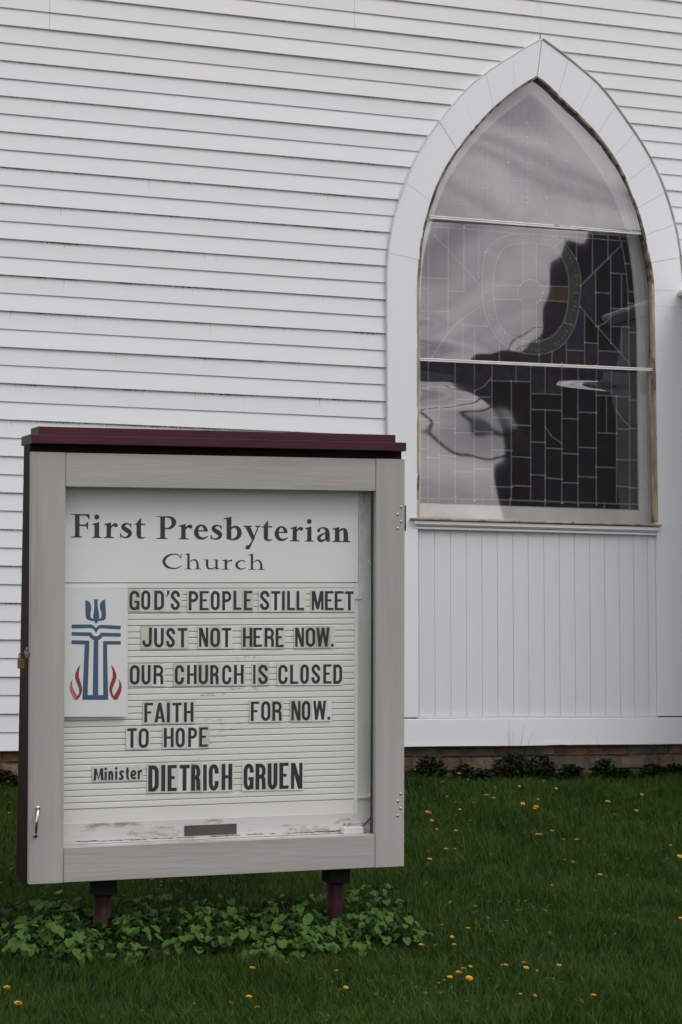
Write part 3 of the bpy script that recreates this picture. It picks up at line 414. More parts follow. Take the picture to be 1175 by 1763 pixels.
# arch casing in formed sections
def section(po,pi,p,mat,name='casing_panel'):
    n=len(po); vs=[];fs=[]
    for (a,b),(c,d) in zip(po,pi): vs+=[(a,Y(p),b),(c,Y(p),d),(a,YW+.02,b),(c,YW+.02,d)]
    for i in range(n-1):
        s_=i*4; t=s_+4
        fs+=[(s_,s_+1,t+1,t),(s_+2,t+2,t+3,s_+3),(s_,t,t+2,s_+2),(s_+1,s_+3,t+3,t+1)]
    fs+=[(0,2,3,1),((n-1)*4,(n-1)*4+1,(n-1)*4+3,(n-1)*4+2)]
    return mesh(name,vs,fs,mat,church,loc=NL)
for co,ci,ax in ((OLs,ILs,1),(ORs,IRs,-1)):
    ns=9; ss=8
    ro=resample(co,ns*ss); ri=resample(ci,ns*ss)
    for i in range(ns):
        po=ro[i*ss:(i+1)*ss+1]; pi=ri[i*ss:(i+1)*ss+1]
        def shr(pl): 
            pl=list(pl); a,b=pl[0],pl[1]; d=math.dist(a,b); g=.0007/d
            pl[0]=(lerp(a[0],b[0],g),lerp(a[1],b[1],g)); a,b=pl[-1],pl[-2]; d=math.dist(a,b); g=.0007/d
            pl[-1]=(lerp(a[0],b[0],g),lerp(a[1],b[1],g)); return pl
        section(shr(po),shr(pi),.03+rnd.uniform(-.0008,.0012)+(i%2)*.0008,M_TRIM)
mb=MB(); mb.box(4.338,4.5285,Y(.031),YW+.02,1.2885,3.821); cpart(mb,'casing_panel',M_TRIM)
mb=MB(); mb.box(6.1105,6.37,Y(.0305),YW+.02,1.2885,3.826); cpart(mb,'casing_panel',M_TRIM)
mb=MB(); mb.box(6.1105,6.37,Y(.029),YW+.02,3.8275,3.935); cpart(mb,'casing_panel',M_TRIM)
mb=MB(); mb.tube([(a-.001,Y(.028),b) for a,b in [(4.338,1.29)]+OLs],.0055,8); cpart(mb,'edge_bead',M_BEADL,True)
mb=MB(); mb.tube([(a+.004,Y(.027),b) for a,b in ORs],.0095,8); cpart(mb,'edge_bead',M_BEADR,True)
# ------------------------------------------------ window
win=link(bpy.data.objects.new('window',None),church); win.location=(5.33-CL.x,0,2.46-CL.z); tag(win,'tall pointed arch window of leaded stained glass behind three storm panes')
WO=Vector((5.33,YW,2.46))
def wpart(mb,name,mat,smooth=False): return mb.obj(name,mat,win,smooth,tuple(-WO))
inner=[(4.528,2.462)]+ILs+IRs[::-1][1:]+[(6.117,2.477)]
def offset(pl,d):  # inward positive for left->apex->right traversal
    out=[]
    for i,p in enumerate(pl):
        a=pl[max(i-1,0)]; b=pl[min(i+1,len(pl)-1)]
        tx,tz=b[0]-a[0],b[1]-a[1]; L=math.hypot(tx,tz) or 1; nx_,nz_=tz/L,-tx/L
        out.append((p[0]+nx_*d,p[1]+nz_*d))
    return out
inner=resample(inner,120)
def strip(outer,innr,pf,pb,mat,name,jit=0):
    vs=[];fs=[];n=len(outer)
    for i in range(n):
        j1=rnd.uniform(-jit,jit); j2=rnd.uniform(-jit,jit)
        vs+=[(outer[i][0],Y(pf+j2*.5),outer[i][1]),(innr[i][0]+j1,Y(pf+j2),innr[i][1]+j1*.4),(innr[i][0]+j1,Y(pb),innr[i][1]),(outer[i][0],Y(pb),outer[i][1])]
    for i in range(n-1):
        s_=i*4;t=s_+4
        for j in range(4): fs.append((s_+j,s_+(j+1)%4,t+(j+1)%4,t+j))
    return mesh(name,vs,fs,mat,win,loc=tuple(-WO))
# weathered edge: dark along the arch, tan along the jambs
nA=[i for i,p in enumerate(inner) if p[1]>3.95]; a0,a1=nA[0],nA[-1]
e_in=[(x+(.006 if x<5.33 else -.004),z) for x,z in offset(inner,.007)]
e_out=offset(inner,-.004)
strip(e_out[:a0+1],e_in[:a0+1],.0315,-.03,M_ROT,'jamb_edge',.0015)
strip(e_out[a0:a1+1],e_in[a0:a1+1],.0315,-.03,M_ROTD,'arch_edge',.0028)
strip(e_out[a1:],e_in[a1:],.0315,-.03,M_ROT,'jamb_edge',.0015)
strip(offset(inner,-.05),offset(inner,.003),-.031,-.084,M_JAMB,'jamb_lining')
# sash ring between opening and glass
apx=max(range(len(GLASS)),key=lambda i:GLASS[i][1])
gl_=resample(smoothpl(GLASS[:apx+1],2),60)[:-1]+resample(smoothpl(GLASS[apx:],2),60)
ol_=offset(inner,-.05)
ia=max(range(len(inner)),key=lambda i:inner[i][1])
oo=resample(ol_[:ia+1],60)[:-1]+resample(ol_[ia:],60)
oo=[(min(a,g[0]-.02) if i<60 else max(a,g[0]+.02),b) for i,((a,b),g) in enumerate(zip(oo,gl_))]
strip(oo,gl_,-.085,-.115,M_SASH,'sash_frame')
strip(offset(gl_,-.003),offset(gl_,.007),-.0885,-.093,M_PUTTY,'putty_line',.0012)
mb=MB(); zg=(GLASS[0][1]+GLASS[-1][1])/2; mb.box(4.42,6.2,Y(-.083),Y(-.114),2.435,zg); wpart(mb,'sash_rail',M_SASH)
mb=MB(); mb.box(4.49,6.15,Y(-.089),Y(-.0935),zg,zg+.007); wpart(mb,'putty_line',M_PUTTY)
# --- leaded glass by planar subdivision
pts=[];edges=[];bedges=set()
def addpl(pl,ext=0,closed=False):
    pl=[Vector(p) for p in pl]
    if ext and not closed:
        pl[0]=pl[0]+(pl[0]-pl[1]).normalized()*ext; pl[-1]=pl[-1]+(pl[-1]-pl[-2]).normalized()*ext
    b0=len(pts); pts.extend(pl)
    for i in range(len(pl)-1): edges.append((b0+i,b0+i+1))
    if closed: edges.append((b0+len(pl)-1,b0))
gpoly=gl_
addpl(gpoly,0,True)
for c in CAMES: addpl(smoothpl(c,1) if len(c)>6 else c,.005,False)
rv,re,rf,ov,oe,of=delaunay_2d_cdt(pts,edges,[],0,1e-5,True)
cons=set(tuple(sorted(e)) for e,o__ in zip(re,oe) if len(o__)>0)
def inside(pt,poly):
    c=False;n=len(poly);x,y=pt
    for i in range(n):
        a=poly[i];b=poly[i-1]
        if (a[1]>y)!=(b[1]>y) and x<(b[0]-a[0])*(y-a[1])/(b[1]-a[1])+a[0]: c=not c
    return c
adj={}
tris=[]
for f in rf:
    c=sum((rv[i] for i in f),Vector((0,0)))/len(f)
    if not inside(c,gpoly): continue
    ti=len(tris); tris.append(f)
    for i in range(len(f)):
        e=tuple(sorted((f[i],f[i-1])))
        adj.setdefault(e,[]).append(ti)
par=list(range(len(tris)))
def find(a):
    while par[a]!=a: par[a]=par[par[a]]; a=par[a]
    return a
for e,l in adj.items():
    if e not in cons and len(l)==2: par[find(l[0])]=find(l[1])
reg={}
for i in range(len(tris)): reg.setdefault(find(i),[]).append(tris[i])
RC=Vector(CC[0]); ccx=sum(p[0] for p in CC)/len(CC); ccz=sum(p[1] for p in CC)/len(CC)
npc=0
for r,tl in reg.items():
    ar=0;cx=cz=0
    for f in tl:
        for j in range(1,len(f)-1):
            a,b,c=rv[f[0]],rv[f[j]],rv[f[j+1]]; t=abs((b-a).cross(c-a))/2; ar+=t; cx+=t*(a.x+b.x+c.x)/3; cz+=t*(a.y+b.y+c.y)/3
    if ar<6e-5: continue
    cx/=ar;cz/=ar; c=(cx,cz)
    if inside(c,CC): mt=M_GCIRC
    elif inside(c,RI): mt=M_GCROSS if (abs(cx-ccx)<.05 or abs(cz-ccz)<.05) and ar<.03 and (abs(cx-ccx)<.045 or abs(cz-ccz)<.05) else M_GIN
    elif inside(c,RO): mt=M_GRING
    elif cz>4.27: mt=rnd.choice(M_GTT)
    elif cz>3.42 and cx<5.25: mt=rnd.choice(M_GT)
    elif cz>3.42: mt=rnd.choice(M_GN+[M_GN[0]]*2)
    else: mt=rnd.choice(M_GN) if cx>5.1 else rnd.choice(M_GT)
    # ring pieces: centroid may fall outside ring
    dro=all(inside((rv[i].x*.98+cx*.02,rv[i].y*.98+cz*.02),RO) or True for i in tl[0])
    t0=tl[0]; tc_=(sum(rv[i].x for i in t0)/len(t0),sum(rv[i].y for i in t0)/len(t0))
    rin=0
    for f in tl:
        a,b,c=rv[f[0]],rv[f[1]],rv[f[2]]; m_=((a.x+b.x+c.x)/3,(a.y+b.y+c.y)/3); t=abs((b-a).cross(c-a))/2
        if inside(m_,RO) and not inside(m_,RI): rin+=t
    if rin>.6*ar: mt=M_GRING
    elif mt is M_GRING: mt=M_GN[0] if cx>ccx else M_GT[1]
    idx={};vs=[];fs=[]
    tx,tz=rnd.uniform(-.008,.008),rnd.uniform(-.008,.008)
    def vid(i,back=0):
        key=(i,back)
        if key not in idx:
            p=rv[i]; idx[key]=len(vs); vs.append((p.x-WO.x,(.097+(p.x-cx)*tx+(p.y-cz)*tz+(.003 if back else 0)),p.y-WO.z))
        return idx[key]
    cnt={}
    for f in tl:
        fs.append([vid(i) for i in f]); fs.append([vid(i,1) for i in f][::-1])
        for i in range(len(f)): 
            e=(f[i-1],f[i]); cnt[tuple(sorted(e))]=cnt.get(tuple(sorted(e)),[])+[e]
    for e,l in cnt.items():
        if len(l)==1:
            a,b=l[0]; fs.append([vid(b),vid(a),vid(a,1),vid(b,1)])
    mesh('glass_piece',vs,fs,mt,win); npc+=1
print('glass pieces',npc)
mb=MB()
for c in CAMES:
    pl=smoothpl(c,2) if len(c)>4 else c
    hh=rnd.uniform(-.0006,.0006)
    vs=[];fs=[];w_=.0046
    for i,p in enumerate(pl):
        a=pl[max(i-1,0)];b=pl[min(i+1,len(pl)-1)]
        tx,tz=b[0]-a[0],b[1]-a[1];L=math.hypot(tx,tz) or 1;nx_,nz_=tz/L*w_,-tx/L*w_
        vs+=[(p[0]-nx_,Y(-.0965),p[1]-nz_),(p[0]-nx_*.6,Y(-.0935+hh),p[1]-nz_*.6),(p[0]+nx_*.6,Y(-.0930+hh),p[1]+nz_*.6),(p[0]+nx_,Y(-.0965),p[1]+nz_)]
    for i in range(len(pl)-1):
        s_=i*4;t=s_+4
        for j in range(3): fs.append((s_+j,s_+j+1,t+j+1,t+j))
    mb.add(vs,fs)
wpart(mb,'lead_came',M_CAME)
mb=MB()   # solder blobs at joints
for c in CAMES:
    for p in (c[0],c[-1]):
        if rnd.random()<.6:
            r=rnd.uniform(.004,.0065); n=6
            vs=[(p[0],Y(-.0905),p[1])]+[(p[0]+r*math.cos(2*math.pi*k/n+r*900),Y(-.0935),p[1]+r*math.sin(2*math.pi*k/n+r*900)*1.3) for k in range(n)]
            mb.add(vs,[(0,1+k,1+(k+1)%n) for k in range(n)])
wpart(mb,'solder_joint',M_PUTTY)
# faint worn lettering strokes round the ring
mb=MB(); n=0
ro=resample(RO+RO[:1],150); ri_c=(ccx,ccz)
for i,p in enumerate(ro):
    if i%2 or rnd.random()<.35: continue
    dx,dz=ri_c[0]-p[0],ri_c[1]-p[1]; L=math.hypot(dx,dz); dx/=L;dz/=L
    a=rnd.uniform(.018,.024); b=rnd.uniform(.038,.046); w2=.0014; sk=rnd.uniform(-.004,.004)
    q0=(p[0]+dx*a,p[1]+dz*a); q1=(p[0]+dx*b-dz*sk,p[1]+dz*b+dx*sk)
    mb.add([(q0[0]-dz*w2,Y(-.094),q0[1]+dx*w2),(q0[0]+dz*w2,Y(-.094),q0[1]-dx*w2),(q1[0]+dz*w2,Y(-.094),q1[1]-dx*w2),(q1[0]-dz*w2,Y(-.094),q1[1]+dx*w2)],[(0,1,2,3)])
wpart(mb,'worn_ring_lettering',M_MARK)
# --- storm panes (sagging clear plastic sheets) and bars
def xl(z): return interp(z,[p[1] for p in inner[:ia+1]],[p[0] for p in inner[:ia+1]])+.004
def xr(z):
    q=inner[ia:][::-1]; return interp(z,[p[1] for p in q],[p[0] for p in q])-.004
def sdist(x,z,pl):
    best=1e9;sg=1
    for a,b in zip(pl,pl[1:]):
        dx,dz=b[0]-a[0],b[1]-a[1];t=max(0,min(1,((x-a[0])*dx+(z-a[1])*dz)/(dx*dx+dz*dz)))
        d=math.hypot(x-a[0]-dx*t,z-a[1]-dz*t)
        if d<best-1e-9: best=d; sg=-1 if dx*(z-a[1])-dz*(x-a[0])>0 else 1
    return best*sg
AZ0=math.radians(24.3)
def pane(zt,zb,bound,mat,nx_=70,nz_=80,seed=0,zt2=None,zb2=None):
    """a clear plastic sheet with a slight twist and sag; bound = where the reflected building's edge falls"""
    vs=[];fs=[]
    if bound:
        zs=[p[1] for p in bound][::-1]; xs_=[p[0] for p in bound][::-1]
    def tw(z):
        if not bound: return -.040
        v=0
        for k in range(-2,3):
            xb=interp(z+k*.012,zs,xs_); v+=(AZ0-math.atan2(xb,YW))/2
        return v/5
    for j in range(nz_+1):
        for i in range(nx_+1):
            u=i/nx_; t=j/nz_
            z_t=lerp(zt,zt2 if zt2 else zt,u); z_b=lerp(zb,zb2 if zb2 else zb,u); z=lerp(z_t,z_b,t)
            x=lerp(xl(z),xr(z),u)
            h=math.tan(tw(z))*(x-5.15)
            h+=.0005*math.sin(x*7+z*4+seed)+.0004*math.sin(x*3-z*9+seed*2)+.00003*math.sin(x*31+z*17+seed)
            if not bound: h+=.0025*math.sin(z*7+x*3)
            vs.append((x-WO.x,.014+h,z-WO.z))
    for j in range(nz_):
        for i in range(nx_):
            a=j*(nx_+1)+i; fs.append((a,a+nx_+1,a+nx_+2,a+1))
    return mesh('storm_pane',vs,fs,mat,win,True)
pane(5.19,BAR1[0][1]+.012,None,M_PANET,seed=1,zb2=BAR1[1][1]+.008)
pane(BAR1[0][1]-.012,BAR2[0][1]+.01,BOUND_M,M_PANE,seed=2,zt2=BAR1[1][1]-.014,zb2=BAR2[1][1]+.01)
pane(BAR2[0][1]-.012,2.472,BOUND_B[::1],M_PANE,seed=4,zt2=BAR2[1][1]-.012)
for B_,hh in ((BAR1,.013),(BAR2,.012)):
    n=24; top=[];
    vs=[];fs=[]
    for i in range(n+1):
        t=i/n; x=lerp(B_[0][0],B_[1][0],t); z=lerp(B_[0][1],B_[1][1],t)
        j=rnd.uniform(-.0008,.0008)
        prof=[(.000,hh*.5),(.012+j,hh*.45),(.016+j,hh*.1),(.012+j,-hh*.5),(.014,-hh*.65),(.014,-hh*1.0),(.000,-hh*1.05)]
        vs+=[(x-WO.x,-p,z+q-WO.z) for p,q in prof]
    for i in range(n):
        for j in range(6): fs.append((i*7+j,i*7+j+1,(i+1)*7+j+1,(i+1)*7+j))
    mesh('window_bar',vs,fs,M_BAR,win)
# sill and apron
mb=MB(); mb.box(4.478,6.13,Y(.066),Y(-.12),2.4475,2.460,.003); 
for v in range(len(mb.v)):
    x,y,z=mb.v[v]; mb.v[v]=(x,y,z+(.0 if x<5.3 else .004))
sl=wpart(mb,'window_sill',M_ROT)
mb=MB(); mb.box(4.50,6.116,Y(.052),YW+.02,2.4215,2.4465,.004); wpart(mb,'apron',M_TRIM)
mb=MB(); mb.box(4.504,6.112,Y(.040),YW+.02,2.4155,2.4205); mb.box(4.506,6.108,Y(.034),YW+.02,2.3960,2.4125,.003); wpart(mb,'apron_moulding',M_TRIM)
# beadboard field below the window
bx=BEAD
edges_=[4.526]+bx+[6.1105-.002]
mb=MB(); mb.box(4.529,6.110,YW-.0004,YW+.02,1.2885,2.3955); cpart(mb,'panel_backing',M_BOARD)
for i in range(len(bx)-1):
    a=bx[i]+.0022; b=bx[i+1]-.0028
    mb=MB(); mb.prism([(a,1.2925),(b,1.2925),(b,2.3955),(a,2.3955)],Y(.0045+rnd.uniform(-.0004,.0004)),YW+.008)
    # bevelled tongue along one side
    mb.add([(b,Y(.0035),1.2925),(b+.0042,Y(.0012),1.2925),(b+.0042,Y(.0012),2.3955),(b,Y(.0035),2.3955)],[(0,1,2,3)])
    cpart(mb,'panel_board',M_BOARD)
mb=MB(); mb.box(4.531,4.5405,Y(.012),YW+.008,1.2925,2.3955,.002); cpart(mb,'channel_trim',M_BOARD)
mb=MB(); mb.box(6.1065,6.1085,Y(.008),YW+.008,1.2925,2.3955); cpart(mb,'channel_trim',M_BOARD)
mb=MB(); mb.box(4.531,6.108,Y(.02),YW+.008,1.2825,1.2875,.001); cpart(mb,'channel_trim',M_TRIM)
# skirt board in two lengths
mb=MB(); n=40; vs=[];fs=[]
for i in range(n+1):
    x=lerp(4.20,6.6,i/n); q=.0035*math.exp(-((x-5.43)/.05)**2)+.0012*math.sin(x*7)
    for p,z in ((.030,1.2800),(.0335,1.2765),(.0335+q*.4,1.15+q),(.0345+q,1.1185+q*.8),(-.01,1.1185+q*.8),(-.01,1.2800)): vs.append((x,Y(p),z))
for i in range(n):
    for j in range(6): fs.append((i*6+j,i*6+(j+1)%6,(i+1)*6+(j+1)%6,(i+1)*6+j))
fs.append((0,1,2,3,4,5)); fs.append(tuple(n*6+5-j for j in range(6)))
mesh('skirt_board',vs,fs,M_TRIM,church,loc=NL)
# foundation stones
fnd=link(bpy.data.objects.new('foundation',None),church); fnd.location=(0,0,0)
mb=MB(); mb.box(-3,9,YW+.0385,YW+.3,.7,1.118); mb.obj('mortar_bed',M_MORTAR,fnd,loc=NL)
srnd=random.Random(21)
def stone(x0,x1,z0,z1):
    n=12; cx,cz=(x0+x1)/2,(z0+z1)/2; vs=[];fs=[]
    ring=[]
    for k in range(n):
        th=2*math.pi*(k+.5)/n; c_,s_=math.cos(th),math.sin(th)
        m_=max(abs(c_),abs(s_)); x=cx+(x1-x0)/2*c_/m_*srnd.uniform(.93,1.0); z=cz+(z1-z0)/2*s_/m_*srnd.uniform(.84,1.02); ring.append((x,z))
    d=srnd.uniform(.005,.03)
    vs=[(x,YW+.06,z) for x,z in ring]+[(x,YW+.038-d*.12,z) for x,z in ring]+[(lerp(cx,x,.72),YW+.034-d*.5+srnd.uniform(-.004,.004),lerp(cz,z,.74)) for x,z in ring]
    for k in range(n):
        j=(k+1)%n; fs+=[(k,j,n+j,n+k),(n+k,n+j,2*n+j,2*n+k)]
    fs.append(tuple(2*n+k for k in range(n)))
    mesh('stone',vs,fs,srnd.choice(M_ST),fnd,loc=NL)
z=.80
for row,hgt in enumerate((.09,.075,.085,.07)):
    x=1.2+srnd.uniform(0,.2)
    while x<6.9:
        w_=srnd.uniform(.07,.27); stone(x,x+w_-.002,z,z+hgt+srnd.uniform(-.012,.004)); x+=w_
    z+=hgt
# unseen entry block added right of frame to shade the wall, with cap ledge
mb=MB(); mb.box(6.372,9.6,YW-.95,YW-.001,.60,3.865,.004); cpart(mb,'entry_shade_block',M_ENT)
mb=MB(); mb.prism([(6.272,3.915),(6.274,3.898),(6.30,3.885),(6.33,3.868),(9.7,3.868),(9.7,3.932),(6.285,3.932)],YW-1.02,YW-.031); cpart(mb,'entry_cap',M_SASH)
# ---------------------------------------------------------------- sign
SM=Matrix.Identity(4)
for i in range(3):
    for j in range(3): SM[i][j]=SIGN_M[i][j]
SM.translation=Vector(SIGN_O)
base=SM@Vector((0,.14,-1.10)); base.z=gz(base.x,base.y)
SR=SM.copy(); SR.translation=base; sign=empty('sign_cabinet',mat4=SR)
tag(sign,'glass fronted church notice board with taupe door frame and maroon cap on two posts','sign')
LO=SR.inverted()@SM.translation  # local offset of door centre
def sp(mb,name,mat,parent=None,smooth=False):
    return mb.obj(name,mat,parent or sign,smooth,tuple(LO) if parent is None else None)
hw,hh=SW[0]/2,SW[1]/2
aL,aR,aT,aB=-.6513,.6610,.7163,-.7145
TH=.032
mb=MB(); mb.box(-hw,aL-.0008,0,TH,-hh,hh,.0018); sp(mb,'door_stile',M_TAUP[0])
mb=MB(); mb.box(aR+.0008,hw,0,TH,-hh,hh,.0018); sp(mb,'door_stile',M_TAUP[0])
mb=MB(); mb.box(aL+.0008,aR-.0008,.0012,TH,aT,hh-.001,.0018); sp(mb,'door_rail',M_TAUP[1])
mb=MB(); mb.box(aL+.0008,aR-.0008,.0012,TH,-hh+.001,aB,.0018); sp(mb,'door_rail',M_TAUP[1])
mb=MB(); mb.prism([(aL-.01,aB-.01),(aR+.01,aB-.01),(aR+.01,aT+.01),(aL-.01,aT+.01)],.0195,.0225); sp(mb,'door_pane',M_SGL)
mb=MB()
for x0,x1,z0,z1 in ((aL-.012,aL-.0005,aB,aT),(aR+.0005,aR+.012,aB,aT)): mb.box(x0,x1,TH+.001,TH+.03,z0,z1)
sp(mb,'gasket',M_GASK)
# cabinet box
bl,br=-.789,.786; bt,bb=hh-.004,-hh-.006; y0,y1=.040,.275
YT=.165
for xa in (bl,br-.02):
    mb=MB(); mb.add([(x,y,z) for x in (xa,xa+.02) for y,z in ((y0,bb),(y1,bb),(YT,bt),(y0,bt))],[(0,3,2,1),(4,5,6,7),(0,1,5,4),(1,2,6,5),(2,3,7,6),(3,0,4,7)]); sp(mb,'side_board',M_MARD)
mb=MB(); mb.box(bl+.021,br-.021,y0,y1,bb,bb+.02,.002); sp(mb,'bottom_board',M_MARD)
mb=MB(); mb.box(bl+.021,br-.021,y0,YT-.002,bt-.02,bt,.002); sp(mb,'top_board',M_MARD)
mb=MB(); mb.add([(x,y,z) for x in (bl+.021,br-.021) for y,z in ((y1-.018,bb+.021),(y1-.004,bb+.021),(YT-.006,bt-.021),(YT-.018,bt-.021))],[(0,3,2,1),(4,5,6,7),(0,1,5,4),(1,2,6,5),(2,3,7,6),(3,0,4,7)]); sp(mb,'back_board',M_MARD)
mb=MB(); mb.box(-.7935,.7885,-.022,.19,.8850,.9210,.002); cp=sp(mb,'cap_board',M_MAR)
mb=MB(); mb.box(-.7590,.750,.004,.17,.9220,.9540,.002); sp(mb,'cap_board',M_MAR)
mb=MB(); mb.box(-.7946,-.7936,-.0225,.191,.8845,.9215); sp(mb,'cap_end',M_MARE)
mb=MB(); mb.box(-.7602,-.7592,.0035,.171,.9222,.9545); sp(mb,'cap_end',M_MARE)
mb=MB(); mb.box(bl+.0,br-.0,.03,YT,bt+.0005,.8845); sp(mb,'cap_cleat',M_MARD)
# interior
mb=MB(); mb.box(-.70,.72,.135,.145,-.80,.80); sp(mb,'inner_back',M_INNER)
mb=MB(); mb.box(.700,.712,.041,.1345,-.80,.80); mb.box(-.712,-.700,.041,.1345,-.80,.80); sp(mb,'inner_side',M_INNER)
B=.09; tl_,tr_=-.64,.5986; PITCH=.02528
top=.2097+4*PITCH
mb=MB(); mb.box(-.645,.6154,B+.006,B+.012,-.637,.334); sp(mb,'track_backing',M_GROOVE)
mb=MB(); mb.box(tr_+.0005,.6154,B-.001,B+.0055,-.6335,.3318,.0008); sp(mb,'board_edge',M_TRACK)
z=.2097+4*PITCH
mb=MB(); mb.box(tl_,tr_-.0003,B,B+.0055,z+.0015,.3318); sp(mb,'letter_track',M_TRACK)
proto=None
for j in range(36):
    zt=z-j*PITCH-.0016; zb=z-(j+1)*PITCH+.0012
    if proto is None:
        mb=MB(); vs=[(x,y,zz) for x in (tl_,tr_) for y,zz in ((B+.0055,0),(B+.0012,0),(B,-.003),(B-.0002,-PITCH+.0055),(B+.0005,-PITCH+.0028),(B+.0055,-PITCH+.0028))]
        fs=[(i,(i+1)%6,6+(i+1)%6,6+i) for i in range(6)]+[(5,4,3,2,1,0),(6,7,8,9,10,11)]
        mb.add(vs,fs); proto=sp(mb,'letter_track',M_TRACK); proto.location=tuple(LO+Vector((0,0,zt)))
    else:
        c=proto.copy(); link(c,sign); c.location=tuple(LO+Vector((rnd.uniform(-.0006,.0006),rnd.uniform(-.0002,.0002),zt)))
        if zb<-.6335: 
            bpy.data.objects.remove(c); break
mb=MB(); mb.box(tl_,tr_-.0003,B,B+.0055,-.6335,zt-.0005 if zt<-.6005 else zt); sp(mb,'letter_track',M_TRACK)
# grey scuffs on the tracks
mb=MB(); sr=random.Random(4)
for (cu,cv,n_,ww) in ((-.02,-.126,26,.10),(.11,-.103,22,.12),(-.08,-.228,30,.20),(.05,-.246,16,.10),(.04,-.272,20,.10),(.0,-.298,10,.05),(-.07,-.322,26,.11),(.12,.025,10,.08),(.07,.008,8,.06),(-.09,-.392,6,.03),(-.10,-.43,8,.04),(-.10,-.46,6,.03),(-.10,-.49,5,.02)):
    for _ in range(n_):
        u=cu+sr.uniform(-ww/2,ww/2); v=cv+sr.uniform(-.005,.005); l=sr.uniform(.003,.014); t=sr.uniform(.0005,.0014)
        mb.add([(u,B-.0009,v),(u+l,B-.0009,v+sr.uniform(-.001,.001)),(u+l,B-.0009,v+t),(u,B-.0009,v+t)],[(0,1,2,3)])
sp(mb,'pencil_scuffs',simple('grey_scuff',(.33,.335,.33),.7,.2,60))
# header panel
mb=MB(); mb.box(-.645,.6145,B-.0025,B+.004,.3345,.7210,.0006); head=sp(mb,'header_panel',M_HEAD)
mb=MB(); mb.box(.6156,.700,B-.004,B+.006,-.6345,.7210); sp(mb,'cabinet_liner',M_INNER)
mb=MB(); mb.tube([(.6705,.070,.402),(.6695,.070,-.549)],.0085,10); mb.tube([(.6705,.07,.418),(.6705,.07,.402)],.0115,10); mb.tube([(.6695,.07,-.549),(.6695,.07,-.565)],.0115,10); sp(mb,'light_tube',M_TUBE,None,True)
mb=MB(); mb.box(.655,.686,.068,.0845,.412,.43,.002); mb.box(.612,.695,.072,.0845,-.572,-.563,.002); mb.box(.598,.63,.0805,.0885,.263,.272,.002); sp(mb,'tube_clip',M_INNER)
mb=MB(); mb.prism([(-.66,-.7135),(.69,-.7135),(.69,-.6345),(-.66,-.6345)],B-.006,B+.01); mb.box(-.66,.69,TH+.002,B-.0065,-.738,-.7150); isl=sp(mb,'inner_sill',M_PEEL)
mb=MB(); u=-.60
while u<.60:
    l=sr.uniform(.01,.05); t=sr.uniform(.0012,.0036); v0=-.7045+sr.uniform(-.0012,.0012)+.0*u
    if sr.random()<.72: mb.add([(u,B-.0072,v0),(u+l*.5,B-.0072,v0-.0008),(u+l,B-.0072,v0+sr.uniform(-.001,.001)),(u+l*.6,B-.0072,v0+t),(u+l*.1,B-.0072,v0+t*.6)],[(0,1,2,3,4)])
    u+=l*.8
sp(mb,'sill_crack',M_CRACK)
mb=MB(); mb.box(-.1372,.0847,B-.0095,B-.0063,-.6985,-.6560,.0012); pl_=sp(mb,'name_plate',M_PLATE)
mb=MB(); mb.box(.536,.628,.048,.082,-.7145,-.685,.004); so=sp(mb,'socket_box',M_PLAS)
mb=MB()
for _ in range(60):
    u=sr.uniform(.532,.632); v=-.6845+sr.uniform(0,.011); y=sr.uniform(.05,.08); r=sr.uniform(.002,.006)
    mb.add([(u,y,v),(u+r*2,y+r,v+sr.uniform(-.003,.005)),(u+r,y-r*.4,v+r)],[(0,1,2)])
so2=mb.obj('leaf_litter',M_CRUMB,so); so2['kind']='stuff'
mb=MB(); mb.tube([(.628,.07,-.69),(.65,.075,-.672),(.668,.082,-.655),(.69,.085,-.64)],.0028,6); mb.obj('cord',M_GASK,so)
# handle
(hx0,hz0),(hx1,hz1)=(-.7555,-.5525),(-.7640,-.6600)
mb=MB(); pth=[]
for i in range(13):
    t=i/12; pth.append((lerp(hx0,hx1,t)-.006*math.sin(math.pi*t),-.004-.028*math.sin(math.pi*t)**.6,lerp(hz0,hz1,t)))
mb.tube(pth,[.0045+.0015*math.sin(math.pi*i/12) for i in range(13)],8)
for x,z_ in ((hx0,hz0),(hx1,hz1)): mb.tube([(x,-.0045,z_),(x,-.0002,z_)],.0088,12)
hd=sp(mb,'handle',M_CHR,None,True)
# hinges with screws
for x,za,zb_,scr,mt in ((.7935,.6585,.5512,SCREW[:4],M_MARD),(.7930,-.5331,-.6591,SCREW[4:],M_MAR)):
    mb=MB(); mb.tube([(x+.0005,.007,za),(x+.0005,.007,zb_)],.0042,10); mb.box(x-.012,x-.001,TH+.0005,TH+.003,zb_,za); hg=sp(mb,'hinge',mt,None,True)
    for u,v in scr:
        mb=MB(); n=10; r=.0062
        vs=[(u,-.0026,v)]+[(u+r*.6*math.cos(2*math.pi*k/n),-.0022,v+r*.6*math.sin(2*math.pi*k/n)) for k in range(n)]+[(u+r*math.cos(2*math.pi*k/n),-.0002,v+r*math.sin(2*math.pi*k/n)) for k in range(n)]
        fs=[(0,1+k,1+(k+1)%n) for k in range(n)]+[(1+k,1+n+k,1+n+(k+1)%n,1+(k+1)%n) for k in range(n)]
        mb.add(vs,fs); mb.obj('screw',M_SCR,hg,True)
# hasp on the left side
mb=MB(); mb.box(bl-.0025,bl-.0002,.05,.085,.036,.078,.0008); mb.box(-.8005,-.7955,.0,.05,.046,.062,.001); mb.box(bl-.012,bl-.0022,.060,.066,.045,.066,.001); sp(mb,'hasp',M_GALV)
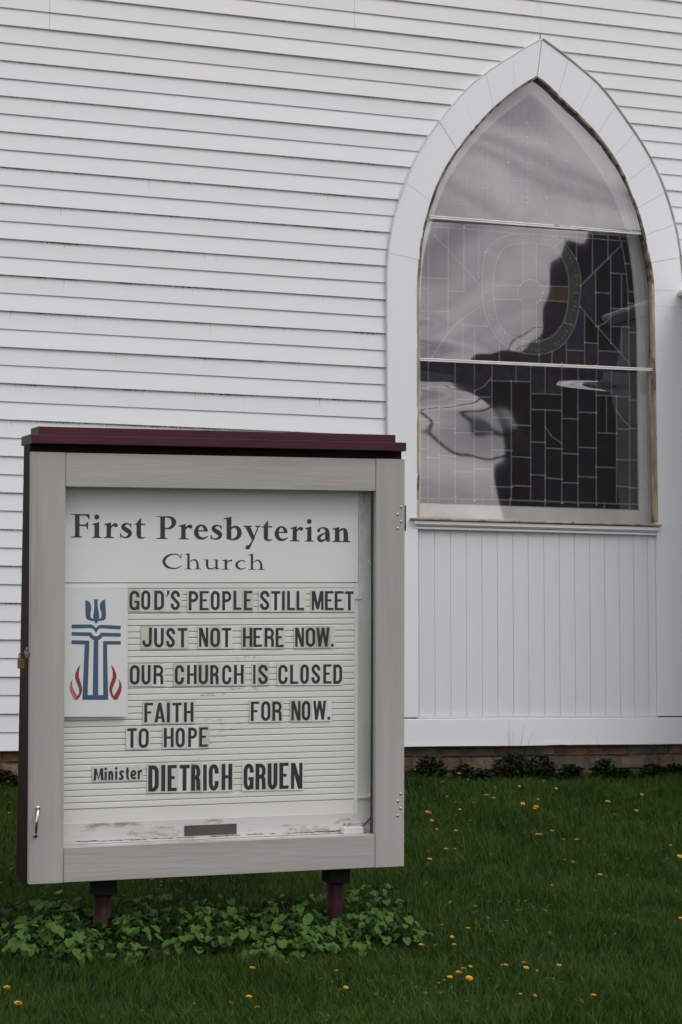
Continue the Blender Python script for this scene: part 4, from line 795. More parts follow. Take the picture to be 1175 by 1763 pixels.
# posts
for (x,zb_,cw) in ((-.462,-1.45,.046),(.534,-1.35,.046)):
    mb=MB(); mb.tube([(x,.14,bb-.001),(x-.002,.14,zb_)],.036,20); po=sp(mb,'post',M_PIPE,None,True)
    mb=MB(); mb.box(x-.044,x+.050,.092,.19,bb-.068,bb-.0005,.004); mb.obj('collar',M_COLL,po)
# lettering -------------------------------------------------------
class G:
    """flat lettering: ribbons and polygons a fraction of a millimetre thick"""
    def __init__(s,ox,oz,sx,sz,y): s.m=MB(); s.o=(ox,oz,sx,sz,y); s.k=0
    def P(s,p): return (s.o[0]+p[0]*s.o[2],s.o[1]+p[1]*s.o[3])
    def yy(s): s.k+=1; return s.o[4]-.00003*s.k
    def poly(s,pts): 
        y=s.yy(); q=[s.P(p) for p in pts]; t=tessellate_polygon([[Vector((a,b,0)) for a,b in q]])
        s.m.add([(a,y,b) for a,b in q],t); return s
    def rib(s,pts,w,sm=2):
        if not isinstance(w,(list,tuple)): w=[w]*len(pts)
        pw=[(p[0],p[1],ww) for p,ww in zip(pts,w)]
        for _ in range(sm):
            q=[pw[0]]
            for a,b in zip(pw,pw[1:]):
                q.append(tuple(a[i]*.75+b[i]*.25 for i in range(3))); q.append(tuple(a[i]*.25+b[i]*.75 for i in range(3)))
            q.append(pw[-1]); pw=q
        y=s.yy(); vs=[];n=len(pw)
        for i,(x,z,ww) in enumerate(pw):
            a=pw[max(i-1,0)];b=pw[min(i+1,n-1)]
            tx,tz=(b[0]-a[0]),(b[1]-a[1]);L=math.hypot(tx,tz) or 1
            nx_,nz_=-tz/L*ww/2,tx/L*ww/2
            p=s.P((x+nx_,z+nz_));q=s.P((x-nx_,z-nz_)); vs+=[(p[0],y,p[1]),(q[0],y,q[1])]
        s.m.add(vs,[(2*i,2*i+1,2*i+3,2*i+2) for i in range(n-1)]); return s
    def disc(s,c,r,n=14): return s.poly([(c[0]+r*math.cos(2*math.pi*k/n),c[1]+r*math.sin(2*math.pi*k/n)) for k in range(n)])
def rect(g,x0,z0,x1,z1): g.poly([(x0,z0),(x1,z0),(x1,z1),(x0,z1)])
def arc(cx,cy,rx,ry,a0,a1,n=10): return [(cx+rx*math.cos(math.radians(lerp(a0,a1,i/n))),cy+ry*math.sin(math.radians(lerp(a0,a1,i/n)))) for i in range(n+1)]
def sans(g,ch,w):   # w = width/height
    T=.158; h_=T/2; xl_,xr_=h_,w-h_; cx=w/2; rx=(w-T)/2; ry=.20; zt=1-h_-ry+.01; zb=h_+ry-.01
    R=lambda *a: rect(g,*a)
    if ch in 'OQ': 
        p=arc(cx,zt,rx,ry,0,180)+arc(cx,zb,rx,ry,180,360); g.rib(p+[p[0],p[1]],T,0)
    elif ch=='C': g.rib([(xr_,.64)]+arc(cx,zt,rx,ry,0,180)+arc(cx,zb,rx,ry,180,360)+[(xr_,.36)],T,0)
    elif ch=='G': g.rib([(xr_,.66)]+arc(cx,zt,rx,ry,0,180)+arc(cx,zb,rx,ry,180,360)+[(xr_,.46)],T,0); R(cx-.01,.37,w,.49); R(xr_-.02,.02,w,.40)
    elif ch=='S': g.rib([(xr_,.68)]+arc(cx,zt,rx,ry,0,180)+[(xl_+.02,.66),(cx-.04,.54),(cx+.05,.45),(xr_-.02,.34)]+arc(cx,zb,rx,ry,0,-180)+[(xl_,.33)],T,1)
    elif ch=='D': R(0,0,T,1); g.rib([(T*.5,1-h_),(cx*.9,1-h_)]+arc(cx*.9,zt,w-h_-cx*.9,ry,90,0,6)+arc(cx*.9,zb,w-h_-cx*.9,ry,0,-90,6)+[(T*.5,h_)],T,0)
    elif ch in 'PR':
        R(0,0,T,1); zm=.50; rr=(1-h_-zm)/2
        g.rib([(T*.5,1-h_),(cx,1-h_)]+arc(cx,zm+rr,w-h_-cx,rr,90,-90,10)+[(T*.5,zm)],T*.93,0)
        if ch=='R': g.rib([(cx,zm),(xr_-.03,zm-.05),(xr_-.005,zm-.16),(xr_,.0)],T,1)
    elif ch=='E': R(0,0,T,1); R(0,0,w,.125); R(0,1-.125,w,1); R(0,.46,w*.78,.575)
    elif ch=='F': R(0,0,T,1); R(0,1-.125,w,1); R(0,.45,w*.8,.565)
    elif ch=='L': R(0,0,T,1); R(0,0,w,.13)
    elif ch=='T': R(0,1-.14,w,1); R(cx-T/2,0,cx+T/2,1)
    elif ch=='I': R(0,0,w,1)
    elif ch=='H': R(0,0,T,1); R(w-T,0,w,1); R(0,.44,w,.56)
    elif ch=='U': g.rib([(xl_,1)]+arc(cx,zb,rx,ry,180,360)+[(xr_,1)],T,0)
    elif ch=='J': g.rib([(xr_,1)]+arc(cx,zb,rx,ry,0,-180)+[(xl_,.34)],T,0)
    elif ch=='N': R(0,0,T*.85,1); R(w-T*.85,0,w,1); g.poly([(0,1),(T*1.1,1),(w,0),(w-T*1.1,0)])
    elif ch=='M': R(0,0,T*.85,1); R(w-T*.85,0,w,1); g.poly([(0,1),(T*1.25,1),(cx+T*.45,.05),(cx-T*.45,.05)]); g.poly([(w,1),(w-T*1.25,1),(cx-T*.45,.05),(cx+T*.45,.05)])
    elif ch=='W':
        q=w/4; 
        for a,b in ((0,q),(2*q,q),(2*q,3*q),(w,3*q)):
            aa=min(max(a,h_*.95),w-h_*.95); g.poly([(aa-h_*.95,1),(aa+h_*.95,1),(b+h_*.9,0),(b-h_*.9,0)])
    elif ch=='A': g.poly([(0,0),(T,0),(cx+h_*.9,1),(cx-h_*1.1,1)]); g.poly([(w,0),(w-T,0),(cx-h_*.9,1),(cx+h_*1.1,1)]); R(w*.22,.19,w*.78,.30)
    elif ch=='.': R(0,0,w,.155)
    elif ch=="'": g.poly([(w*.25,1),(w*1.0,1),(w*.95,.84),(w*.1,.64),(0,.68),(w*.4,.84),(w*.25,.86)])
ORD=['first','second','third','fourth','fifth','sixth','seventh','eighth']
LNAME=['top message line','second message line','third message line','fourth message line','fifth message line','minister name line']
YC=B-.0042
def card(x0,x1,z0,z1,mat,lab,root='letter_card',tilt=0):
    cx,cz=(x0+x1)/2,z0
    Mx=SM@Matrix.Translation((cx,YC,cz))@Matrix.Rotation(tilt,4,'Y')
    me_=MB(); me_.box(x0-cx,x1-cx,0,.0016,0,z1-z0)
    o=mesh(root,me_.v,me_.f,None,mats=[mat,M_CEDGE],mi=[1,1,0,1,1,1]); o.matrix_world=Mx
    tag(o,lab,'sign letter','changeable letter cards behind the sign door'); return o,cx,cz
cr=random.Random(12)
for li,(txt,gl2) in enumerate(LINES):
    words=txt.split(' '); wi=0; ci=0
    for gi,g_ in enumerate(gl2):
        if g_ is None: wi+=1; ci=0; continue
        ch,x0,x1,z0,z1=g_
        prv=gl2[gi-1] if gi>0 else None; nxt=gl2[gi+1] if gi+1<len(gl2) else None
        cx0=(prv[2]+x0)/2+.0004 if prv else x0-.0055; cx1=(nxt[1]+x1)/2-.0004 if nxt else x1+.0055
        if ch=="'": cx0=x0-.006; 
        h_=z1-z0; word=words[wi].replace('.','')
        nm={"'":'an apostrophe','.':'a full stop'}.get(ch,'letter '+ch)
        lab=f"white card with {nm}, {ORD[ci]} character of {word} in the {LNAME[li]}"
        r_=cr.random(); mt=M_CARD[0] if r_<.40 else M_CARD[1] if r_<.55 else M_CARD[2] if r_<.63 else M_CARD[3] if r_<.82 else M_CARD[4]
        o,cx,cz=card(cx0,cx1,z0-.006,z1+.0075,mt,lab,tilt=cr.uniform(-.006,.006))
        g=G(x0-cx,z0-cz,h_,h_,-.0004)
        jx=cr.uniform(-.0006,.0006); g.o=(x0-cx+jx,z0-cz+cr.uniform(-.0008,.0012),h_,h_,-.0004)
        sans(g,ch,(x1-x0)/h_)
        g.m.obj('letter_print',M_INK,o)
        ci+=1
# Minister plate
o,cx,cz=card(MIN[0][0],MIN[1][0],MIN[0][1],MIN[1][1],M_CARD[3],'narrow card printed Minister to the left of the name DIETRICH GRUEN','word_card')
zb_,zt_=MINB; Hc=zt_-zb_
for ch,x0,x1 in MING:
    g=G(x0-cx,zb_-cz,Hc,Hc,-.0004); w=(x1-x0)/Hc; t=.185; X=.70
    if ch=='M': g.rib([(t*.55,0),(t*.8,.95)],t*1.1,0); g.rib([(t*.9,.93),(w*.5,.12),(w-t,.93)],t,0); g.rib([(w-t*.8,.95),(w-t*.55,0)],t*1.2,0)
    elif ch=='i': g.rib([(w/2,0),(w/2,X)],t,0); g.disc((w/2,.90),t*.62)
    elif ch=='n': g.rib([(t/2,0),(t/2,X)],t,0); g.rib([(t/2,X*.7),(w*.45,X*.96),(w-t*.6,X*.85),(w-t/2,X*.5),(w-t*.45,0)],t,2)
    elif ch=='s': g.rib([(w-.04,X*.86),(w*.5,X*.97),(t*.6,X*.78),(w*.5,X*.5),(w-t*.5,X*.25),(w*.5,.05),(.03,.12)],t,2)
    elif ch=='t': g.rib([(w*.5,.95),(w*.48,.2),(w*.65,.05),(w,.06)],t,1); g.rib([(0,X*.92),(w,X*.98)],t*.75,0)
    elif ch=='e': g.rib([(t*.8,X*.45),(w-t*.4,X*.55),(w-t*.4,X*.82),(w*.5,X),(t*.5,X*.75),(t*.45,X*.3),(w*.5,.05),(w-.02,.14)],t*.92,2)
    elif ch=='r': g.rib([(t/2,0),(t/2,X)],t,0); g.rib([(t/2,X*.6),(w*.6,X*.97),(w,X*.9)],t,2)
    g.m.obj('letter_print',M_INK,o)
# serif header (units: crop px, cap height 190)
def foot(g,x0,x1,a,b): g.poly([(x0,0),(x1,0),(x1,6),(b+4,11),(b,16),(a,16),(a-4,11),(x0,6)])
def serif(g,ch):
    if ch=='F':
        foot(g,0,97,35,72); g.poly([(35,10),(72,10),(72,185),(35,185)])
        g.poly([(0,190),(152,190),(156,148),(147,148),(137,168),(117,178),(72,178),(35,178),(30,182),(0,185)])
        g.poly([(70,106),(116,106),(130,116),(136,130),(143,130),(143,68),(136,68),(130,84),(116,93),(70,93)])
    elif ch=='P':
        foot(g,0,94,35,73); g.poly([(35,10),(73,10),(73,180),(35,180)]); g.poly([(0,187),(60,187),(60,176),(35,176),(30,180),(0,182)])
        g.rib([(50,182),(92,183),(125,176),(146,150),(145,125),(128,98),(98,84),(73,88)],[10,11,24,38,38,26,12,10],2)
    elif ch=='i': foot(g,0,80,22,60); g.poly([(22,10),(60,10),(60,128),(53,128),(2,113),(2,107),(22,104)]); g.disc((40,170),21)
    elif ch=='r':
        foot(g,0,86,24,60); g.poly([(24,10),(60,10),(60,127),(53,127),(2,113),(2,107),(24,104)])
        g.rib([(56,82),(70,104),(92,112)],[10,14,26],2); g.disc((98,106),17)
    elif ch=='s':
        g.rib([(84,100),(76,116),(52,123),(26,108),(24,88),(50,70),(78,52),(78,24),(50,6),(22,10),(10,26)],[7,9,13,26,34,38,36,28,14,11,8],2)
        g.poly([(80,124),(88,122),(92,90),(84,90)]); g.poly([(2,6),(10,2),(11,42),(2,42)])
    elif ch=='t':
        g.poly([(17,28),(54,28),(54,168),(47,166),(17,128)]); g.poly([(0,112),(89,112),(87,124),(14,124),(0,118)])
        g.rib([(35.5,34),(38,16),(52,7),(70,5),(88,12)],[37,32,18,12,5],2)
    elif ch=='e':
        g.rib([(94,72),(92,98),(66,123),(34,110),(18,64),(34,20),(66,8),(94,16),(113,32)],[30,28,13,22,36,32,20,14,5],2); g.poly([(26,68),(110,68),(110,79),(26,79)])
    elif ch=='b':
        g.poly([(22,8),(60,8),(60,194),(53,194),(0,182),(0,176),(22,173)]); g.rib([(56,96),(80,115),(110,106),(126,64),(112,22),(80,6),(52,5),(40,12)],[10,16,28,38,30,16,10,12],2)
    elif ch=='y':
        g.poly([(14,118),(56,118),(95,24),(78,-12)]); g.rib([(122,120),(92,40),(66,-22),(48,-54)],[9,10,12,22],2); g.disc((38,-56),19)
        g.poly([(0,124),(72,124),(72,118),(56,113),(14,113),(0,118)]); g.poly([(92,124),(142,124),(142,118),(126,112),(110,112),(92,118)])
    elif ch=='a':
        g.disc((22,94),13); g.rib([(18,98),(34,116),(62,120),(86,104),(90,72),(90,18)],[14,12,14,28,36,37],2)
        g.rib([(80,76),(50,64),(22,42),(24,16),(46,6),(74,20)],[8,14,26,30,22,10],2); g.rib([(90,20),(96,6),(116,12)],[36,16,5],1)
    elif ch=='n':
        foot(g,0,78,22,58); foot(g,76,146,90,127); g.poly([(22,10),(58,10),(58,127),(51,127),(0,113),(0,107),(22,104)])
        g.rib([(54,90),(74,110),(100,108),(108,80),(108.5,12)],[9,16,28,37,37],2)
    elif ch=='C':
        g.rib([(158,92),(140,118),(100,126),(48,110),(14,64),(44,18),(100,4),(142,12),(168,32)],[6,9,9,19,26,21,10,9,5],2); g.poly([(160,128),(166,128),(163,88),(156,90)])
    elif ch=='h':
        g.poly([(0,0),(62,0),(62,4),(42,8),(22,8),(0,4)]); g.poly([(80,0),(140,0),(140,4),(120,8),(100,8),(80,4)]); g.poly([(22,6),(42,6),(42,132),(36,132),(2,124),(2,120),(22,117)])
        g.rib([(40,58),(66,80),(96,76),(109,50),(110,6)],[5,9,14,19,20],2)
    elif ch=='u':
        g.poly([(20,28),(40,28),(40,84),(0,82),(0,78),(20,76)]); g.rib([(30,34),(34,12),(58,4),(86,10),(104,24)],[20,16,10,8,6],2); g.poly([(98,0),(104,0),(134,6),(134,10),(116,12),(116,84),(78,82),(78,78),(97,76)])
    elif ch=='c': g.rib([(86,66),(64,79),(32,68),(13,40),(30,12),(62,3),(94,18)],[10,8,15,22,18,9,5],2)
    elif ch=='R2':
        g.poly([(0,0),(64,0),(64,4),(44,8),(24,8),(0,4)]); g.poly([(24,6),(44,6),(44,84),(38,84),(2,78),(2,74),(24,70)]); g.rib([(42,54),(56,74),(84,76)],[6,9,16],2)
WD={'F':156,'P':165,'i':80,'r':115,'s':96,'t':89,'e':113,'b':145,'y':142,'a':116,'n':146,'C':170,'h':140,'u':134,'c':94,'R2':92}
for ht,cap,light in ((HT1,CAPH[0]/190,False),(HT2,CAPH[1]/131,True)):
    for ch,x0,x1,zb in ht:
        key='R2' if light and ch=='r' else ch
        g=G(x0,zb,(x1-x0)/WD[key],cap,B-.0029); serif(g,key); g.m.obj('letter_print',M_HINK,head)
# emblem panel, a separate board hung in front of the tracks
mb=MB(); q=EPAN; mb.prism([(-.645,q[3][1]),(q[2][0],q[2][1]),(q[1][0],q[1][1]),(-.645,q[0][1])],.068,.0745); ep=sp(mb,'emblem_panel',M_EP)
for k_,(pl,mt) in enumerate([(p,M_BLUE) for p in EBLUE]+[(p,M_RED) for p in ERED]+[(p,M_PINK) for p in EPINK]):
    mb=MB(); t=tessellate_polygon([[Vector((a,b,0)) for a,b in pl]]); yy=.068-.0004-.00004*k_
    mb.add([(a,yy,b) for a,b in pl],t); mb.obj('emblem_print',mt,ep)
# padlock
Mp=SM@Matrix.Translation((bl-.012,.063,.052))
pad=empty('padlock',mat4=Mp@Matrix.Translation((-.012,0,-.058))); tag(pad,'small brass padlock hanging from the hasp on the left side of the sign cabinet','padlock')
mb=MB(); mb.box(-.0145,.0145,-.008,.008,0,.038,.002); mb.obj('lock_body',M_BRASS,pad)
mb=MB(); mb.tube([(-.009,0,.036),(-.009,0,.052)]+[(-.009*math.cos(t),0,.052+.009*math.sin(t)) for t in [math.pi*k/8 for k in range(9)]]+[(.009,0,.052),(.009,0,.036)],.0026,8); mb.obj('shackle',M_SHACK,pad,True)
# ---------------------------------------------------------------- planting
def crown_base(x,y): return gz(x,y)
prnd=random.Random(99)
def heart(s,fold):
    o=[(0,0),(.28,-.16),(.5,.05),(.5,.38),(.34,.68),(0,.90),(-.34,.68),(-.5,.38),(-.5,.05),(-.28,-.16)]
    vs=[]
    for x,y in o: vs.append((x*s*.95,y*s,abs(x)*s*fold-.18*s*(y-.4)**2))
    vs.append((0,.42*s,-.03*s)); n=10
    return vs,[(10,i,(i+1)%10) for i in range(10)]
LM=[]
for k in range(8):
    vs,fs=heart(.023+.0029*k,.16+.07*(k%3)); me=bpy.data.meshes.new('leaf'); me.from_pydata(vs,[],fs); me.materials.append(M_VIO); me.polygons.foreach_set('use_smooth',[True]*len(me.polygons)); LM.append(me)
spots=[]
tries=0
while len(spots)<100 and tries<20000:
    tries+=1
    x=prnd.uniform(.75,3.35); y=prnd.uniform(7.88,8.95)
    d=min([math.hypot(x-a,y-b) for a,b,_ in spots] or [9])
    az=math.degrees(math.atan2(x,y))
    if d<.082: continue
    f=1.0
    if az>21.3-max(0,(y-8.3))*1.0: continue
    fr=7.94+.05*math.sin(x*4)+.12*max(0,x-2.6)
    if y<fr: continue
    if abs(x-1.93*y/8.32)<.075 and y<8.4: continue
    spots.append((x,y,1.0 if y<8.42 else .5))
for x,y,sc in spots:
    z0=gz(x,y)
    pl=empty('violet_plant',(x,y,z0)); 
    lab='heart-leaved violet plant in the dense bed at the foot of the sign posts' if sc==1 else 'low shaded violet plant growing in the dark under the sign cabinet'
    az_=math.degrees(math.atan2(x,y)); q_='left of the left post' if az_<12.6 else 'between the two posts' if az_<18.6 else 'around and beyond the right post'
    tag(pl,('dense heart-leaved violet plant ' if sc==1 else 'low shaded violet plant under the sign ')+q_,'plant',('violet plants ' if sc==1 else 'shaded violets ')+q_)
    H=(.132+prnd.uniform(-.02,.03))*(sc if sc<1 else min(1,.72+(y-7.93)*1.6)); Rr=.085+prnd.uniform(0,.02)
    edge=1.0
    st=MB()
    for i in range(30 if sc==1 else 14):
        a=prnd.uniform(0,2*math.pi); r=Rr*math.sqrt(prnd.random()); h=H*edge*(1-.55*(r/Rr)**2)*prnd.uniform(.75,1.1)
        px,py=r*math.cos(a),r*math.sin(a)
        o=bpy.data.objects.new('leaf',prnd.choice(LM)); link(o,pl)
        tilt=prnd.uniform(.1,.8)+(.35 if py<0 else 0); yaw=math.atan2(py,px)-math.pi/2+prnd.uniform(-.9,.9)
        o.matrix_local=Matrix.Translation((px,py,h))@Matrix.Rotation(yaw,4,'Z')@Matrix.Rotation(-tilt,4,'X')@Matrix.Rotation(prnd.uniform(-.4,.4),4,'Y')
        st.tube([(px*.2,py*.2,0),(px*.8,py*.8,h*.6),(px,py,h)],.0011,4,False)
    st.obj('stem',M_STEM,pl)
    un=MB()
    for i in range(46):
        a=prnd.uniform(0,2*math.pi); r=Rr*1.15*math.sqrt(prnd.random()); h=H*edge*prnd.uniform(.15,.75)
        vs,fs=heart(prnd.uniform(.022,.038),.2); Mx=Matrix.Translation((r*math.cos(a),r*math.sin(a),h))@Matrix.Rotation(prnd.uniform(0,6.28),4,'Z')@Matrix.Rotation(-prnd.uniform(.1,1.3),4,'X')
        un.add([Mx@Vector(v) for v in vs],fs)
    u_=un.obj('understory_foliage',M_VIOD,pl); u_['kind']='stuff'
    if prnd.random()<.14:
        fl=MB(); px,py=prnd.uniform(-.06,.06),-.08; hz=H*.6
        for k in range(5):
            a=k*1.257; fl.add([(px,py,hz),(px+.010*math.cos(a-.4),py-.004,hz+.010*math.sin(a-.4)),(px+.013*math.cos(a),py-.006,hz+.013*math.sin(a)),(px+.010*math.cos(a+.4),py-.004,hz+.010*math.sin(a+.4))],[(0,1,2,3)])
        fl.obj('violet_flower',M_PURP,pl)
# weeds against the foundation
def weed(x,w,h,lab,tall=False):
    y=YW-.10; z0=gz(x,y)-.01
    r=empty('weed_clump',(x,y,z0)); tag(r,lab,'weed','weeds along the church foundation')
    mbw=MB(); n=int(900*w/.2)
    for _ in range(n):
        u=prnd.gauss(0,.33)*w; v=prnd.uniform(-.07,.06); t=max(.05,1-(abs(u)/(w*.62))**2); hz=1.15*h*t*prnd.uniform(.1,1.05)
        s=prnd.uniform(.011,.024); vs,fs=heart(s,.1)
        Mx=Matrix.Translation((u,v,hz))@Matrix.Rotation(prnd.uniform(0,6.28),4,'Z')@Matrix.Rotation(-prnd.uniform(-.3,1.4),4,'X')
        mbw.add([Mx@Vector(q_) for q_ in vs],fs)
    o=mbw.obj('foliage',M_WEED,r); o['kind']='stuff'
    st=MB()
    for _ in range(int(10+30*w)):
        u=prnd.gauss(0,.28)*w; v=prnd.uniform(-.05,.04); st.tube([(u*.7,v,0),(u,v,h*prnd.uniform(.6,1.2))],[.0018,.0006],4,False)
    if tall:
        for _ in range(5):
            u=prnd.gauss(0,.06); st.tube([(u*.4,0,0),(u,-.01,h*.9),(u*2.2,-.02,h*prnd.uniform(1.5,2.3))],[.0012,.001,.0004],4,False)
    st.obj('stem',M_WEED,r)
WL=['small dark weed beside the right edge of the sign at the wall foot','rounded dark green weed clump at the wall foot just right of the sign','narrow low weed between two larger clumps under the window panel','little weed sprig beside the widest clump at the foundation','widest dark weed clump against the stone foundation','bushy weed joined to the right side of the widest clump','low weed under the dented part of the skirt board','weed clump with long grassy stalks rising past the stones','thin weed right of the stalky clump at the foundation','rounded weed clump in front of the orange stones near the right edge','rightmost weed at the wall foot beside the frame edge','dark weed at the wall foot left of the sign']
for i,(x,w,h) in enumerate(WEEDS): weed(x,w,h,WL[i],i in (7,4))
# dandelions
drnd=random.Random(5)
for i,(x,y) in enumerate(DAND):
    y=min(y,YW-.09); z0=gz(x,y); H=.052+drnd.uniform(-.014,.03)
    r=empty('dandelion',(x,y,z0))
    az=math.degrees(math.atan2(x,y))
    if y<8.0: lab,gp='yellow dandelion in the foreground lawn in front of the sign','foreground dandelions'
    elif y<9.3: lab,gp='yellow dandelion in the middle of the lawn right of the sign','mid lawn dandelions'
    else: lab,gp='small yellow dandelion in the far lawn near the church foundation','far lawn dandelions'
    if az<13.5 and y>8.3: lab,gp='yellow dandelion in the strip of lawn left of the sign','dandelions left of the sign'
    px_=(az-19.4)
    if lab.startswith('yellow dandelion in the foreground'): 
        lab='yellow dandelion in the foreground lawn '+('below the left half of the sign' if az<16 else 'just right of the violet bed' if az<22.5 else 'near the bottom right of the view'); gp='foreground dandelions, '+('left' if az<16 else 'centre' if az<22.5 else 'right')
    elif 'far lawn' in lab:
        q_='beside the right edge of the sign' if az<22.6 else 'below the middle of the window' if az<25.5 else 'toward the right edge of the view'
        lab='small yellow dandelion in the far lawn '+q_; gp='far lawn dandelions '+q_
    tag(r,lab,'dandelion',gp)
    mbd=MB(); lx,ly=drnd.uniform(-.015,.015),drnd.uniform(-.015,.01); mbd.tube([(0,0,-.01),(lx*.4,ly*.4,H*.6),(lx,ly,H)],.0014,5,False); mbd.obj('stem',M_STEM,r)
    R_=drnd.choice([.0065,.009,.011,.014])*drnd.uniform(.9,1.1); hd_=MB(); op=drnd.uniform(.2,.8); tx=drnd.uniform(-.5,.2)
    Mx=Matrix.Translation((lx,ly,H))@Matrix.Rotation(tx+.45,4,'X')
    for lay,(rr,up) in enumerate(((1,.1+op*.3),(.75,.35+op*.4),(.45,.8))):
        n=15-lay*3
        for k in range(n):
            a=2*math.pi*(k+.5*lay)/n+drnd.uniform(-.1,.1); w_=.22*R_; ca,sa=math.cos(a),math.sin(a); r1=R_*rr*drnd.uniform(.9,1.08); z1=r1*up
            vs=[(-sa*w_*.4,ca*w_*.4,0),(sa*w_*.4,-ca*w_*.4,0),(ca*r1+sa*w_,sa*r1-ca*w_,z1),(ca*r1-sa*w_,sa*r1+ca*w_,z1)]
            hd_.add([Mx@Vector(v) for v in vs],[(0,1,2,3)])
    hd_.obj('flower_head',M_YEL,r)
# dead twig behind the right post
tw=empty('dead_twig',(3.02,8.85,gz(3.02,8.85))); tag(tw,'dark dead twig leaning up beside the right sign post','twig')
mb=MB(); mb.tube([(0,0,-.02),(.03,.01,.10),(.075,.02,.19),(.13,.03,.27)],[.009,.007,.005,.003],6); mb.tube([(.05,.015,.14),(.07,-.01,.22)],[.004,.002],5); mb.tube([(.075,.02,.19),(.14,.03,.20)],[.004,.002],5); mb.obj('branch',M_TWIG,tw)
# ---------------------------------------------------------------- lawn
rng=np.random.default_rng(3)
def dens_pts():
    out=[]
    for (x0,x1,y0,y1,n) in ((.9,7.0,6.7,11.44,300000),(-1.6,.9,6.2,11.44,22000),(7.0,9.2,6.2,11.44,14000),(-.5,8.0,4.6,6.7,40000)):
        out.append(np.stack([rng.uniform(x0,x1,n),rng.uniform(y0,y1,n)],1))
    return np.concatenate(out)
Pp=dens_pts(); az=np.degrees(np.arctan2(Pp[:,0],Pp[:,1]))
inner_=(az>8.5)&(az<30.5); keep=inner_|(rng.random(len(Pp))<.4); Pp=Pp[keep]
# thin out under violet bed
xx,yy=Pp[:,0],Pp[:,1]; azz=np.degrees(np.arctan2(xx,yy))
bed=(yy>8.05)&(yy<8.6)&(azz<20.8)&(xx>.9); Pp=Pp[~(bed&(rng.random(len(Pp))<.8))]
xx,yy=Pp[:,0],Pp[:,1]; n=len(xx); print('blades',n)
GY=np.array(GPY,float); GZ=np.array(GPZ,float)
g0=lambda y:(np.interp(y-.5,GY,GZ)+np.interp(y,GY,GZ)*2+np.interp(y+.5,GY,GZ))/4
zz=g0(yy)+.012*np.sin(xx*3.1+yy*1.7)+.010*np.sin(xx*5.3-yy*4.1+1)+.008*np.sin(yy*7.7+xx*2.2)
cl=.5+.25*np.sin(xx*4.7+1.3*np.sin(yy*3.3))+.25*np.sin(yy*5.9+1.7*np.sin(xx*2.9+.5)); cl2=.5+.5*np.sin(xx*17+2*np.sin(yy*13))*np.sin(yy*15+xx*5)
hgt=(.028+.034*cl+.046*cl2)*rng.uniform(.55,1.25,n); hgt*=np.where(yy>11.2,.8,1)
wid=rng.uniform(.0008,.0019,n)*np.where(rng.random(n)<.06,2.1,1)
th=rng.uniform(0,2*np.pi,n); lean_a=np.arctan2(np.cos(xx*6+yy*2),np.sin(yy*5-xx*3))+rng.normal(0,1.9,n); lean=rng.uniform(.15,.95,n)*hgt
dx,dy=np.cos(lean_a)*lean,np.sin(lean_a)*lean; wx,wy=np.cos(th)*wid,np.sin(th)*wid
vv=np.zeros((n,5,3),np.float32)
vv[:,0]=np.stack([xx-wx,yy-wy,zz-.008],1); vv[:,1]=np.stack([xx+wx,yy+wy,zz-.008],1)
vv[:,2]=np.stack([xx+dx*.3-wx*.85,yy+dy*.3-wy*.85,zz+hgt*.55],1); vv[:,3]=np.stack([xx+dx*.3+wx*.85,yy+dy*.3+wy*.85,zz+hgt*.55],1)
vv[:,4]=np.stack([xx+dx,yy+dy,zz+hgt*.93],1)
me=bpy.data.meshes.new('lawn_grass'); me.vertices.add(n*5); me.vertices.foreach_set('co',vv.ravel())
base_=np.arange(n)*5
quad=np.stack([base_,base_+1,base_+3,base_+2],1); tri=np.stack([base_+2,base_+3,base_+4],1)
loops=np.concatenate([quad.ravel(),tri.ravel()]); me.loops.add(len(loops)); me.loops.foreach_set('vertex_index',loops.astype(np.int32))
ls=np.concatenate([np.arange(n)*4,4*n+np.arange(n)*3]); lt=np.concatenate([np.full(n,4),np.full(n,3)])
me.polygons.add(2*n); me.polygons.foreach_set('loop_start',ls.astype(np.int32)); me.polygons.foreach_set('loop_total',lt.astype(np.int32))
me.update(calc_edges=True); me.validate(); me.materials.append(M_GRASS)
tag(link(bpy.data.objects.new('lawn_grass',me)),kind='stuff')
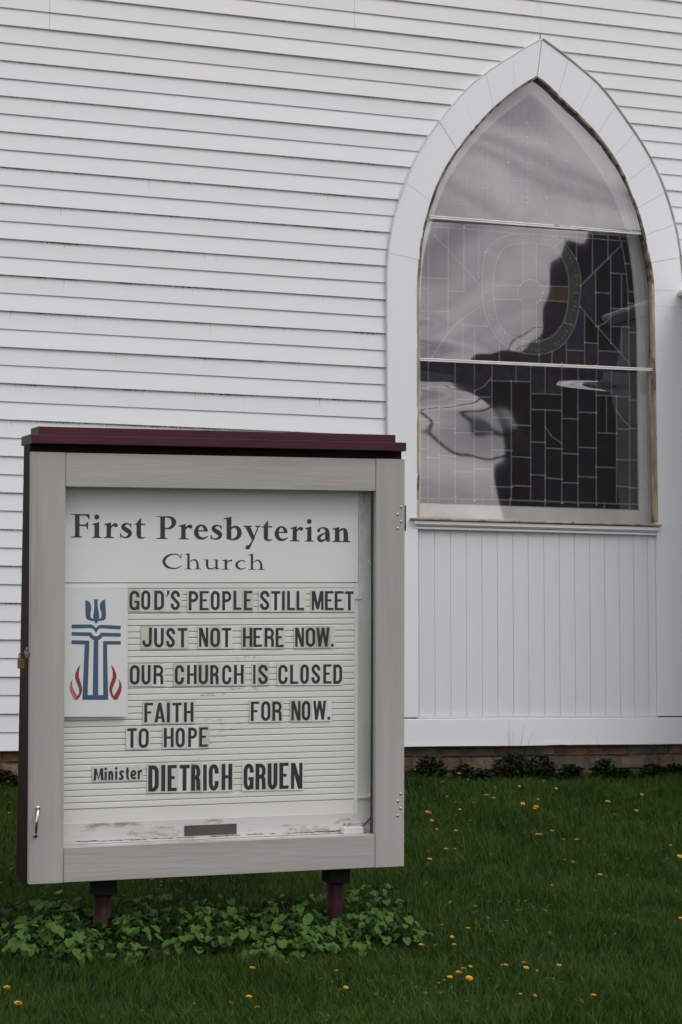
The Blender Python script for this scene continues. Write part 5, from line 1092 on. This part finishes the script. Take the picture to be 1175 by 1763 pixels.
# clover and broad-leaved lawn weeds
mb=MB(); md=MB()
for _ in range(5200):
    x=prnd.uniform(.9,6.6); y=prnd.uniform(7.0,11.3)
    if 1.0<x and y>8.0 and y<8.7 and math.degrees(math.atan2(x,y))<20.8: continue
    if math.sin(x*3.3+1)*math.sin(y*2.7+x)<.05: continue
    z_=gz(x,y)+prnd.uniform(.015,.05); vs,fs=heart(prnd.uniform(.007,.021),.15)
    Mx=Matrix.Translation((x,y,z_))@Matrix.Rotation(prnd.uniform(0,6.28),4,'Z')@Matrix.Rotation(-prnd.uniform(.0,1.0),4,'X'); mb.add([Mx@Vector(v) for v in vs],fs)
for _ in range(700):
    x=prnd.uniform(1,6.4); y=prnd.uniform(7.2,11.3); a=prnd.uniform(0,6.28); l=prnd.uniform(.02,.06); z_=gz(x,y)+prnd.uniform(.01,.04)
    if math.sin(x*2.3+2)*math.sin(y*3.7)<.1: continue
    md.add([(x,y,z_),(x+.002,y,z_+.002),(x+l*math.cos(a),y+l*math.sin(a),z_+prnd.uniform(-.01,.03))],[(0,1,2)])
tag(mb.obj('lawn_clover',M_VIO),kind='stuff'); tag(md.obj('dry_grass',M_DRY),kind='stuff')
# ---------------------------------------------------------------- across the street (seen as reflections in the window)
bd=empty('brick_building',(29.2,-30,0)); tag(bd,'tall dark brick building across the street, seen only as a reflection in the window','building')
mb=MB(); mb.box(0,56,-12,0,-.2,19.2); mb.obj('wall',M_BRK,bd)
mb=MB(); mb.box(-.3,56.3,-12.3,.3,19.21,19.6); mb.obj('parapet',M_DROOF,bd)
for k in range(0,12):
    for zf in (1.4,4.8,8.0,11.2,14.4):
        mb=MB(); mb.box(k*4.4+2-.6,k*4.4+2.6,.003,.10,zf,zf+1.7); w_=mb.obj('window',M_DGL,bd); mb=MB(); mb.box(k*4.4+2-.5,k*4.4+2.5,.101,.12,zf+.1,zf+1.6); mb.obj('pane',M_DGL,w_)
for i,px in enumerate((-14,46)):
    p=empty('utility_pole',(px,-12,0)); tag(p,['wooden utility pole across the lawn at the left end of the street wires','wooden utility pole at the right end of the street wires'][i],'utility pole')
    mb=MB(); mb.tube([(0,0,-.1),(0,0,9)],[.17,.12],10); mb.obj('shaft',M_POLEW,p); mb=MB(); mb.box(-.06,.06,-1.1,1.1,8.2,8.35); mb.obj('crossarm',M_POLEW,p)
for i,(yy_,zz_) in enumerate(((-11,8.4),(-12.6,8.4),(-12,7.3),(-12.2,6.9))):
    pts_=[(lerp(-14,46,t/30),yy_,zz_-1.1*4*(t/30)*(1-t/30)) for t in range(31)]
    mb=MB(); mb.tube(pts_,.016 if i<2 else .03,5); o=mb.obj('utility_wire',M_WIRE); tag(o,['front upper street wire on the crossarm tips','rear upper street wire on the crossarm tips','thicker upper cable strung on the pole shafts','thicker lowest cable strung on the pole shafts'][i],'wire','street wires')
